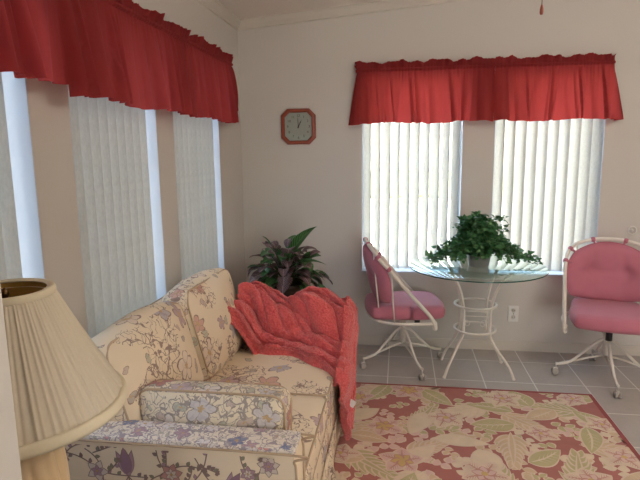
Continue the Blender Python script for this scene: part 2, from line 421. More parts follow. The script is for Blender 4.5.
# windows: reveal, sill, frame, pane
def window(idx, axis, a0, a1):
    """axis 'b': opening in back wall spanning x a0..a1; 'l': left wall spanning y"""
    def P(a_, d, z):    # a along wall, d depth outward from the inner wall face
        return (a_, BY+d, z) if axis == 'b' else (LX-d, a_, z)
    def bx(mb, aa, ab, d0, d1, z0, z1, mi=0):
        p, q = P(aa, d0, z0), P(ab, d1, z1); box(mb, min(p[0], q[0]), max(p[0], q[0]), min(p[1], q[1]), max(p[1], q[1]), z0, z1, mi)
    root = bpy.data.objects.new('window_%d' % idx, None); C.objects.link(root); root['kind'] = 'structure'
    mb = MB()
    f = .035
    bx(mb, a0, a0+f, .115, .16, SILL, HEAD); bx(mb, a1-f, a1, .115, .16, SILL, HEAD)
    bx(mb, a0+f, a1-f, .115, .16, SILL, SILL+f); bx(mb, a0+f, a1-f, .115, .16, HEAD-f, HEAD)
    mb.build('window_frame', M_vinyl, root)
    mb = MB(); bx(mb, a0+f, a1-f, .134, .138, SILL+f, HEAD-f); mb.build('pane', M_pane, root)
    mb = MB(); t = .004                                             # painted reveal lining
    bx(mb, a0, a0+t, .001, .115, SILL, HEAD); bx(mb, a1-t, a1, .001, .115, SILL, HEAD); bx(mb, a0, a1, .001, .115, HEAD-t, HEAD)
    mb.build('reveal', M_jamb, root)
    mb = MB(); bx(mb, a0-.0, a1+.0, -.012, .115, SILL, SILL+.012); mb.build('window_sill', M_jamb, root)
    # daylight portal just outside
    c = P((a0+a1)/2, .2, (SILL+HEAD)/2)
    area('portal_%d' % idx, c, (R(-90), 0, 0) if axis == 'b' else (0, R(-90), 0), *((a1-a0, HEAD-SILL) if axis == 'b' else (HEAD-SILL, a1-a0)), 1, portal=True)
    return root
for i, (a_, b_) in enumerate(backw): window(i+1, 'b', a_, b_)
for i, (a_, b_) in enumerate(leftw): window(i+3, 'l', a_, b_)

# ------------------------------------------------------------------ outside
M_ground = plain('sunlit_gravel', rgb(206, 198, 182), .95, .08, 12)
mb = MB(); box(mb, -30, 30, -30, 40, -.7, -.6); g = mb.build('ground', M_ground); struct(g)
def facade(name, label, x0, x1, y0, y1, z1, col, side):
    root = thing(name, label, 'building', ((x0+x1)/2, (y0+y1)/2, -.6))
    cx, cy = (x0+x1)/2, (y0+y1)/2
    mb = MB(); box(mb, x0-cx, x1-cx, y0-cy, y1-cy, 0, z1+.6); mb.build('wall', plain(name+'_siding', col, .8, .03, 5), root)
    mb = MB(); box(mb, x0-cx-.4, x1-cx+.4, y0-cy-.4, y1-cy+.4, z1+.6, z1+.8); mb.build('roof', plain(name+'_roof', rgb(200, 196, 190), .8, .05, 5), root)
    return root
facade('neighbouring_house', 'pale neighbouring house seen between the vanes of the back windows', -12, 16, 29, 36, 3.4, rgb(232, 222, 206), 'b')
facade('sky_blocker_left', 'unseen grey-blue block added beyond the left windows to cut sky light', -9, -3.4, -6, 9, 3.6, rgb(146, 162, 182), 'l')  # unseen building added to dim the sky at the left windows
def hedge(name, label, x0, x1, y0, y1, z1):
    mb = MB(); rbox(mb, ((x0+x1)/2, (y0+y1)/2, (z1-.6)/2-.0), ((x1-x0)/2, (y1-y0)/2, (z1+.6)/2), .2, (50, 12, 16),
        fn=lambda p: p+Vector((mnoise.noise(p*3), mnoise.noise(p*3+Vector((9, 0, 0))), mnoise.noise(p*3+Vector((0, 9, 0)))))*.16)
    return tag(mb.build(name, plain('hedge_leaves', rgb(176, 184, 130), .9, .2, 18, .5)), label, 'hedge')
hedge('clipped_hedge', 'sunlit green hedge outside the back windows', -5, 9, 25.0, 26.2, .62)

# ------------------------------------------------------------------ vertical blinds
def vane_mesh(L, w_=.089, bow=.011):
    mb = MB(); n = 8; V = []
    for z in (0, -L):
        for i in range(n+1):
            t = i/n*2-1; V.append((t*w_/2, bow*(1-t*t), z))
    F = [(i, i+1, n+1+i+1, n+1+i) for i in range(n)]
    V2 = [(x, y-.0006, z) for x, y, z in V]; k = len(V)
    F2 = [tuple(q+k for q in f[::-1]) for f in F]
    mb.add(V+V2, F+F2); return mb
vane_src = None
def blinds(label, axis, a0, a1, n, s0, s1, ang, depth, jit, group):
    """n vanes from s0 to s1 along the wall, turned by ang from the wall plane"""
    if axis == 'b': root = thing('vertical_blind', label, 'vertical blind', ((a0+a1)/2, BY+depth, HEAD-.005), 0, group)
    else: root = thing('vertical_blind', label, 'vertical blind', (LX-depth, (a0+a1)/2, HEAD-.005), R(-90), group)
    hw = (a1-a0)/2-.004
    mb = MB(); box(mb, -hw, hw, -.022, .022, -.035, 0); mb.build('headrail', M_vinyl, root)
    global vane_src
    L = HEAD-.04-SILL-.03
    for i in range(n):
        s = s0+(s1-s0)*(i/(n-1)); s = s-(a0+a1)/2
        if axis == 'l': s = -s
        if vane_src is None: vane_src = v = vane_mesh(L).build('vane', M_vane, root)
        else: v = vane_src.copy(); C.objects.link(v); v.parent = root
        v.location = (s, 0, -.035); v.rotation_euler = (0, 0, R(ang+rnd.uniform(-jit, jit)))
    return root
# back: seen face on, vanes turned about 45 degrees; left: nearly closed
blinds('white vertical blind of the left back window, behind the pink side-on chair', 'b', *backw[0], 10, backw[0][0]+.045, backw[0][1]-.045, -52, .05, 3, 'vertical blinds of the windows')
blinds('white vertical blind of the right back window, behind the round-backed pink chair', 'b', *backw[1], 10, backw[1][0]+.05, backw[1][1]-.035, -47, .05, 3, 'vertical blinds of the windows')
blinds('grey vertical blind nearest the camera, above the lamp', 'l', *leftw[0], 9, leftw[0][0]+.045, leftw[0][1]-.125, -57, .045, 3, 'vertical blinds of the windows')
blinds('grey vertical blind of the middle left window, behind the sofa', 'l', *leftw[1], 9, leftw[1][0]+.045, leftw[1][1]-.125, -57, .045, 3, 'vertical blinds of the windows')
blinds('grey vertical blind of the left window nearest the corner', 'l', *leftw[2], 9, leftw[2][0]+.045, leftw[2][1]-.125, -58, .045, 9, 'vertical blinds of the windows')

# ------------------------------------------------------------------ valances
def valance(name, label, axis, panels, zrod, zbot, off, group):
    """panels: list of (a0, a1, zbottom delta, seed). axis b: along x on the back wall; l: along y on the left wall"""
    a_lo, a_hi = panels[0][0], panels[-1][1]
    root = thing(name, label, 'valance', ((a_lo+a_hi)/2, BY, zbot) if axis == 'b' else (LX, (a_lo+a_hi)/2, zbot), 0 if axis == 'b' else 0, group)
    ox, oy, oz = root.location
    mb = MB()
    if axis == 'b':
        tube(mb, [(a_lo+.01-ox, 0, zrod-oz), (a_lo+.01-ox, -off+.03, zrod-oz), (a_lo+.03-ox, -off+.018, zrod-oz), (a_hi-.03-ox, -off+.018, zrod-oz), (a_hi-.01-ox, -off+.03, zrod-oz), (a_hi-.01-ox, 0, zrod-oz)], .005)
    else:
        tube(mb, [(0, a_hi-.01-oy, zrod-oz), (off-.03, a_hi-.01-oy, zrod-oz), (off-.018, a_hi-.03-oy, zrod-oz), (off-.018, a_lo+.03-oy, zrod-oz)], .005)
    mb.build('curtain_rod', M_whitep, root)
    for (a0, a1, dz, seed) in panels:
        mb = MB(); r2 = random.Random(seed)
        Lr = off-.012
        # path along the rod incl. returns at the outer ends
        path = []
        tot = a1-a0; n = int(tot/.005)
        ret0 = a0 == a_lo and axis == 'b' ; ret1 = a1 == a_hi
        if ret0: path += [(a0, Lr*k/14, (-1, 0)) for k in range(14)]
        path += [(a0+tot*i/n, Lr, (0, 1)) for i in range(n+1)]
        if ret1: path += [(a1, Lr*(1-k/14), (1, 0)) for k in range(1, 15)]
        # gathers: random folds
        folds = []; s = 0
        while s < tot+.3:
            wd = r2.uniform(.03, .11); folds.append((s, wd, r2.uniform(.15, 1.3), r2.uniform(-.04, .04))); s += wd*r2.choice((.8, 1, 1.5))
        def amp(s, z01):
            for (c, wd, am, sl) in folds:
                cc = c+sl*z01
                if cc <= s < cc+wd: return am*math.sin((s-cc)/wd*PI)**.8
            return 0
        fine = [r2.uniform(0, 6.28) for _ in range(4)]
        zt = zrod+.050
        zz = [zt, zt-.010, zt-.020, zt-.030, zrod+.013, zrod+.009, zrod+.004, zrod-.002, zrod-.008, zrod-.013, zrod-.018]+[zrod-.018-(zrod-.018-zbot-dz)*(k/14) for k in range(1, 15)]
        V = []; cols = len(path); kk = r2.uniform(0, 6)
        def ruffle(s): return math.sin(s*62+fine[2]+1.8*math.sin(s*17)+1.1*math.sin(s*41+kk))
        for z in zz:
            t = max(0., (zrod-.018-z)/(zrod-.018-zbot-dz))
            for ci, (a_, d_, nr) in enumerate(path):
                s = ci*.005
                gather = math.sin(s*250+fine[0]+2*math.sin(s*31))*.5+math.sin(s*410+fine[1])*.3
                big = amp(s, t)
                if z > zrod+.010:
                    k = (z-zrod)/.05; off_ = .002+.003*gather+.017*k*ruffle(s)+.010*k; zj = k*(.006*math.sin(s*62+fine[2]+1.3)+.007*math.sin(s*24+fine[3])+.003*gather)
                elif z > zrod-.016:
                    off_ = .001+.0035*gather+(.011 if abs(z-zrod+.002) < .009 else 0)*(1+.2*ruffle(s)); zj = 0
                else:
                    off_ = .003+.0045*gather*math.exp(-t*4)+(.004+.052*t**.7)*big*.9+.014*t; zj = t*(.007*math.sin(s*11+fine[1])+.005*big)
                A = a_+nr[0]*off_+(.016*t*nr[0]); D = d_+nr[1]*off_
                if axis == 'b': V.append((A-ox, -D-oy+BY, z+zj-oz))
                else: V.append((D+LX-ox, A-oy, z+zj-oz))
        F = [(r_*cols+c_, r_*cols+c_+1, (r_+1)*cols+c_+1, (r_+1)*cols+c_) for r_ in range(len(zz)-1) for c_ in range(cols-1)]
        mb.add(V, F)
        # the header and rod pocket are folded double
        hd = 11*cols; sh_ = (lambda p: (p[0], p[1]+.012, p[2]-.001)) if axis == 'b' else (lambda p: (p[0]-.012, p[1], p[2]-.001))
        mb.add([sh_(p) for p in V[:hd]], [f for f in F if max(f) < hd])
        mb.add(V[:cols]+[sh_(p) for p in V[:cols]], [(i+1, i, cols+i, cols+i+1) for i in range(cols-1)])
        o = mb.build('valance_panel', M_red, root)
    return root
valance('window_valance', 'gathered red valance over the two back windows', 'b', [(-.312, .640, .0, 3), (.642, 1.415, 0, 5)], 2.085, 1.705, .09, 'red valances')
valance('window_valance', 'long gathered red valance over the left wall windows', 'l', [(.45, 1.74, .0, 11), (1.735, 3.62, -.03, 12)], 2.10, 1.735, .09, 'red valances')

# ------------------------------------------------------------------ wall clock
def clock():
    root = thing('wall_clock', 'octagonal red-brown wooden wall clock on the back wall', 'clock', (-.763, BY, 1.70))
    def octo(r, c): return [(-r, -r+c), (-r+c, -r), (r-c, -r), (r, -r+c), (r, r-c), (r-c, r), (-r+c, r), (-r, r-c)]
    prof = [(.132, .048, 0), (.132, .048, -.018), (.124, .045, -.030), (.112, .040, -.032), (.104, .036, -.022), (.104, .036, -.008)]
    mb = MB(); V = []
    for r_, c_, y in prof: V += [(x, y, z) for x, z in octo(r_, c_)]
    F = [(i*8+k, (i+1)*8+k, (i+1)*8+(k+1) % 8, i*8+(k+1) % 8) for i in range(len(prof)-1) for k in range(8)]
    F.append(tuple(range(8)))
    mb.add(V, F, smooth=False); mb.build('clock_frame', M_wood, root)
    mb = MB(); mb.add([(x, -.010, z) for x, z in octo(.106, .037)], [tuple(range(8))[::-1]], smooth=False); mb.add([(x, -.002, z) for x, z in octo(.106, .037)], [tuple(range(8))], smooth=False)
    face = mb.build('clock_face', plain('clock_dial', rgb(172, 178, 166), .6, .03, 10), root)
    for k in range(12):
        a = R(30*(k or 12)); num = 12 if k == 0 else k
        cu = bpy.data.curves.new('numeral', 'FONT'); cu.body = str(num); cu.size = .026; cu.align_x = 'CENTER'; cu.align_y = 'CENTER'; cu.extrude = .0004
        tmp = bpy.data.objects.new('tmp', cu); C.objects.link(tmp)
        dg = bpy.context.evaluated_depsgraph_get(); me = bpy.data.meshes.new_from_object(tmp.evaluated_get(dg)); bpy.data.objects.remove(tmp)
        me.materials.clear(); me.materials.append(M_num)
        o = bpy.data.objects.new('numeral', me); C.objects.link(o); o.parent = face
        o.location = (.082*math.sin(a), -.0112, .082*math.cos(a)); o.rotation_euler = (R(90), 0, 0)
    def hand(name, ang, L, wd, y):
        mb = MB(); s, c = math.sin(R(ang)), math.cos(R(ang))
        pts = [(-wd, -.012), (wd, -.012), (wd*.9, L*.6), (0, L), (-wd*.9, L*.6)]
        q = [(u*c+v*s, -u*s+v*c) for u, v in pts]; n = 5
        mb.add([(x, y, z) for x, z in q]+[(x, y+.0008, z) for x, z in q], [tuple(range(n)), tuple(range(n, 2*n))[::-1]]+[(i, n+i, n+(i+1) % n, (i+1) % n) for i in range(n)], smooth=False)
        mb.build(name, M_num, root)
    hand('hour_hand', 27, .058, .0035, -.0145); hand('minute_hand', -3, .078, .0022, -.0165)
    mb = MB(); lathe(mb, [(.0001, -.004), (.006, -.004), (.006, 0), (.0001, 0)], 16, (0, -.0145, 0), M=Matrix.Rotation(R(90), 3, 'X')); mb.build('hand_cap', M_brass, root)
    mb = MB(); mb.add([(x, -.0215, z) for x, z in octo(.105, .0365)], [tuple(range(8))], smooth=False); mb.build('clock_glass', M_pane, root)
M_num = plain('clock_ink', rgb(50, 48, 46), .6, .02, 10)
clock()

# ------------------------------------------------------------------ outlet, hook, pull chain
root = thing('wall_outlet', 'beige double wall outlet under the right back window', 'outlet', (.857, BY, .29))
mb = MB(); rbox(mb, (0, -.004, 0), (.038, .004, .062), .003, (6, 3, 6)); mb.build('cover_plate', M_whitep, root)
for s in (-1, 1):
    mb = MB(); lathe(mb, [(.0001, .0), (.014, 0), (.016, .003), (.016, .004)], 20, (0, -.0115, s*.026), M=Matrix.Rotation(R(-90), 3, 'X'))
    so = mb.build('socket', plain('socket_plastic', rgb(206, 200, 190), .4, .02, 20), root)
    mb = MB()
    for dx in (-.006, .006): box(mb, dx-.001, dx+.001, -.0120, -.0112, s*.026-.004, s*.026+.005)
    mb.build('slot', M_black, so)
mb = MB(); ball(mb, (0, -.009, 0), .003); mb.build('screw', M_brass, root)
root = thing('wall_hook', 'small round white ring hook on the back wall right of the window', 'hook', (1.635, BY, .935))
mb = MB(); lathe(mb, [(.0001, 0), (.016, 0), (.016, .004), (.006, .008), (.004, .022), (.0001, .022)], 20, M=Matrix.Rotation(R(90), 3, 'X')); mb.build('base_plate', M_whitep, root)
mb = MB(); tube(mb, [(.028*math.cos(a), -.024, .028*math.sin(a)) for a in [2*PI*k/24 for k in range(24)]], .0035, closed=True); mb.build('ring', M_whitep, root)
root = thing('pull_chain', 'brown wooden knob on a thin chain hanging from the ceiling', 'pull chain', (.468, 2.0, 1.955))
mb = MB(); tube(mb, [(0, 0, .03), (0, 0, zc(.468)-1.955)], .0013, 6); mb.build('chain', M_brass, root)
mb = MB(); lathe(mb, [(.0001, 0), (.0045, .001), (.0065, .008), (.0062, .018), (.0035, .030), (.002, .034), (.0001, .035)], 16); mb.build('knob', M_wood, root)

# ------------------------------------------------------------------ rug with its woven pattern
class Layers:
    def __init__(s, step, cell): s.d = {}; s.step = step; s.cell = cell
    def put(s, pts):
        xs_ = [p[0] for p in pts]; ys_ = [p[1] for p in pts]; c = s.cell
        ks = [(i, j) for i in range(int(min(xs_)//c), int(max(xs_)//c)+1) for j in range(int(min(ys_)//c), int(max(ys_)//c)+1)]
        l = 1+max(s.d.get(k, 0) for k in ks)
        for k in ks: s.d[k] = l
        return l*s.step
def rug():
    x0, x1, y0, y1 = -.36, 1.19, .85, 3.314
    cx, cy = (x0+x1)/2, (y0+y1)/2; hx, hy = (x1-x0)/2, (y1-y0)/2
    cols = dict(ground=rgb(180, 116, 108), border=rgb(158, 84, 82), cream=rgb(228, 210, 184), olive=rgb(196, 184, 140), blush=rgb(222, 190, 180), sand=rgb(216, 190, 158), rose=rgb(200, 150, 138), gold=rgb(214, 180, 122), white=rgb(226, 204, 182))
    keys = list(cols); mats = []
    for k in keys:
        t = NT('rug_wool_'+k, rough=1.); c = t.co(); n1 = t.noise(c, 500, 2); n2 = t.noise(c, 14, 3)
        col = cols[k]; t.base(t.mix(n2.outputs[0], tuple(x*.82 for x in col[:3])+(1,), tuple(min(1, x*1.08) for x in col[:3])+(1,))); t.bump(n1.outputs[0], .4, .003); mats.append(t.m)
    ix = {k: i for i, k in enumerate(keys)}
    root = thing('area_rug', 'rose floral area rug with cream leaves and a dark rose border', 'rug', (cx, cy, 0))
    mb = MB(); rbox(mb, (0, 0, .005), (hx, hy, .005), .003, (4, 4, 2), mi=ix['border']); mb.build('binding', mats, root)
    mb = MB(); bo = .028; gx, gy = hx-bo, hy-bo
    box(mb, -gx, gx, -gy, gy, .009, .0106, ix['ground'])
    lvl = [0]; LY = Layers(.00003, .012)
    def clampp(p): return (max(-gx, min(gx, p[0])), max(-gy, min(gy, p[1])))
    def poly(pts, key):
        pts = [clampp(p) for p in pts]; z = .0108+LY.put(pts)
        n = len(pts); c = clampp((sum(p[0] for p in pts)/n, sum(p[1] for p in pts)/n))
        ar = sum(pts[i][0]*pts[(i+1) % n][1]-pts[(i+1) % n][0]*pts[i][1] for i in range(n))
        if abs(ar) < 1e-5: return
        if ar < 0: pts = pts[::-1]
        mb.add([(*p, z) for p in pts]+[(*c, z)], [(i, (i+1) % n, n) for i in range(n)], ix[key], smooth=False)
    def leaf(x, y, a, L, W, key, rim=None, bend=0., vein=None):
        def outline(L, W, sx_=0):
            n = 12; P = []
            for s in (1, -1):
                rng = range(n+1) if s == 1 else range(n-1, 0, -1)
                for i in rng:
                    t = i/n; wv = math.sin(PI*t**.8)**.9*W*s; u = t*L+sx_
                    b_ = bend*(t*t)*L; px, py = u, wv+b_
                    P.append((x+px*math.cos(a)-py*math.sin(a), y+px*math.sin(a)+py*math.cos(a)))
            return P
        if rim: lvl[0] += 1; poly(outline(L*1.06, W+.010, -L*.03), rim)
        lvl[0] += 1; poly(outline(L, W), key)
        if vein:
            lvl[0] += 1; poly(outline(L*.9, .004, L*.02), vein)
            for k in range(2, 7):
                t = k/8
                for s in (1, -1):
                    bx_, by_ = t*L, bend*t*t*L; ux, uy = bx_, by_
                    X_ = x+ux*math.cos(a)-uy*math.sin(a); Y_ = y+ux*math.sin(a)+uy*math.cos(a)
                    aa = a+s*.8; l_ = W*.95*math.sin(PI*t**.8)
                    pts = [(X_-.002*math.sin(aa), Y_+.002*math.cos(aa)), (X_+l_*math.cos(aa), Y_+l_*math.sin(aa)), (X_+.002*math.sin(aa), Y_-.002*math.cos(aa))]
                    poly(pts, vein)
    def frond(x, y, a, L, key, r2):
        n = 7
        for i in range(n):
            t = (i+.6)/n; px, py = x+math.cos(a)*L*t, y+math.sin(a)*L*t
            for s in (-1, 1): leaf(px, py, a+s*(.95-.5*t), L*(.48-.22*t), .014, key, 'white', bend=-s*.2)
        leaf(x, y, a, L*1.08, .010, key, 'white')
    def blossom(x, y, rad, key, r2, n=5):
        a0 = r2.uniform(0, 6)
        for i in range(n):
            a = a0+2*PI*i/n; leaf(x, y, a, rad*r2.uniform(.85, 1.1), rad*.36, key, 'white', vein='rose' if key != 'rose' else 'blush')
        for i in range(n):
            a = a0+.6+2*PI*i/n; leaf(x, y, a, rad*.5, rad*.15, 'blush' if key != 'blush' else 'gold', 'rose')
        lvl[0] += 1; poly([(x+rad*.14*math.cos(k*PI/5), y+rad*.14*math.sin(k*PI/5)) for k in range(10)], 'gold')
    def sprig(x, y, a, L, key, r2):
        for i in range(4):
            t = i/4; px, py = x+math.cos(a+.3*t)*L*t, y+math.sin(a+.3*t)*L*t
            leaf(px, py, a+(-1)**i*.9, L*.42, L*.11, key, 'white' if key != 'white' else 'sand')
        leaf(x, y, a+.1, L, .005, key); leaf(x+math.cos(a)*L*.8, y+math.sin(a)*L*.8, a, L*.4, L*.12, key, 'white' if key != 'white' else 'sand')
    r2 = random.Random(21); spots = []
    def rp():
        return r2.uniform(-gx+.04, gx-.04), r2.uniform(-gy+.04, gy-.04)
    def place(n, dmin):
        out = []; tries = 0
        while len(out) < n and tries < 4000:
            tries += 1; p = rp()
            if all((p[0]-q[0])**2+(p[1]-q[1])**2 > dmin*dmin for q in out): out.append(p)
        return out
    for p in place(240, .095): sprig(p[0], p[1], r2.uniform(0, 6.28), r2.uniform(.10, .16), r2.choice(['sand', 'cream', 'olive', 'blush']), r2)
    for p in place(40, .26):
        a = r2.uniform(0, 6.28); frond(p[0]-math.cos(a)*.13, p[1]-math.sin(a)*.13, a, r2.uniform(.24, .32), r2.choice(['cream', 'sand', 'olive']), r2)
    for p in place(48, .22):
        a = r2.uniform(0, 6.28); leaf(p[0]-math.cos(a)*.12, p[1]-math.sin(a)*.12, a, r2.uniform(.2, .3), r2.uniform(.05, .07), r2.choice(['olive', 'cream', 'olive', 'sand']), 'white', bend=r2.uniform(-.3, .3), vein='cream')
    for p in place(30, .29): blossom(p[0], p[1], r2.uniform(.085, .125), r2.choice(['blush', 'cream', 'blush', 'white']), r2)
    mb.build('woven_field', mats, root)
rug()

# ------------------------------------------------------------------ sofa (sits along the left wall, faces +x)
SX0, SX1 = -1.17, -.30
def motif_sheet(mb, P, seed, area_, ix, dens=1., big=True, tulips=(), branches=()):
    """woven motifs as thin shapes on a flat panel; P(u,v,h) maps panel metres to space"""
    r2 = random.Random(seed); LY = Layers(.00003, .006)
    def poly(pts, key):
        h = .0006+LY.put(pts); n = len(pts)
        pts = [(max(area_[0], min(area_[1], p[0])), max(area_[2], min(area_[3], p[1]))) for p in pts]
        c = (sum(p[0] for p in pts)/n, sum(p[1] for p in pts)/n)
        mb.add([P(*p, h) for p in pts]+[P(*c, h)], [(i, (i+1) % n, n) for i in range(n)], ix[key], smooth=False)
    def leaf(x, y, a, L, W, key, rim='vine'):
        for (l_, w_, k) in ((L*1.08, W+.0016, rim), (L, W, key)):
            n = 7; Q = []
            for s in (1, -1):
                for i in (range(n+1) if s == 1 else range(n-1, 0, -1)):
                    t = i/n; u, v = t*l_, math.sin(PI*t**.8)*w_*s; Q.append((x+u*math.cos(a)-v*math.sin(a), y+u*math.sin(a)+v*math.cos(a)))
            poly(Q, k)
    def stroke(pts, wd, key='vine'):
        for i in range(len(pts)-1):
            (x0, y0), (x1, y1) = pts[i], pts[i+1]; d = math.hypot(x1-x0, y1-y0) or 1; nx, ny = -(y1-y0)/d*wd, (x1-x0)/d*wd
            poly([(x0+nx, y0+ny), (x0-nx, y0-ny), (x1-nx, y1-ny), (x1+nx, y1+ny)], key)
    def vine(x, y, a, L, leaves=True):
        pts = [(x, y)]; k = r2.uniform(-9, 9); n = 14
        for i in range(n):
            a += k*L/n; k += r2.uniform(-3, 3)
            x += math.cos(a)*L/n; y += math.sin(a)*L/n; pts.append((x, y))
            if leaves and i % 3 == 2: leaf(x, y, a+r2.choice((-1, 1))*.9, .018, .005, r2.choice(['sage', 'mauve', 'vine']))
        stroke(pts, .0021)
        for q in range(3): leaf(x, y, a+(q-1)*.9, .012, .005, 'vine')
        return pts
    def flower(x, y, rad, key, n=6):
        a0 = r2.uniform(0, 6)
        for i in range(n): leaf(x, y, a0+2*PI*i/n, rad, rad*.32, key)
        for i in range(n): leaf(x, y, a0+.4+2*PI*i/n, rad*.55, rad*.17, 'pale' if key != 'pale' else 'mauve')
        leaf(x-rad*.12, y, 0, rad*.24, rad*.12, 'tan')
    def tulip(x, y, a, s):
        for da, w_, l_ in ((-.30, .15, .95), (.30, .15, .95), (0, .2, 1.05)): leaf(x, y, a+da, s*l_, s*w_, 'mauve' if da else 'plum')
    for (x, y, a, s) in tulips:
        tulip(x, y, a, s)
        for q in (-1, 0, 1): vine(x, y, a+PI+q*.6, .16)
    for (x, y, a, L) in branches: vine(x, y, a, L); vine(x+.03*math.cos(a), y+.03*math.sin(a), a+.8, L*.4)
    W_, H_ = area_[1]-area_[0], area_[3]-area_[2]
    n = int(W_*H_*dens*90)
    for i in range(n):
        x, y = r2.uniform(area_[0]+.02, area_[1]-.02), r2.uniform(area_[2]+.02, area_[3]-.02)
        if any(math.hypot(x-q[0], y-q[1]) < .1 for q in tulips): continue
        vine(x, y, r2.uniform(0, 6.28), r2.uniform(.08, .2))
        if i % 2 == 0: flower(x, y, r2.uniform(.02, .045) if big else r2.uniform(.01, .02), r2.choice(['mauve', 'pale', 'pink', 'pale', 'mauve']), r2.choice((5, 6, 7)))
MK = list(M_motif)
def loopbox(h, r, z, ins=0., n=5):
    """rounded rectangle loop in xy at height z"""
    P = []
    for (sx_, sy_, a0) in ((1, 1, 0), (-1, 1, 90), (-1, -1, 180), (1, -1, 270)):
        for k in range(n+1):
            a = R(a0+90*k/n); P.append((sx_*(h[0]-r)+r*math.cos(a), sy_*(h[1]-r)+r*math.sin(a), z))
    return P

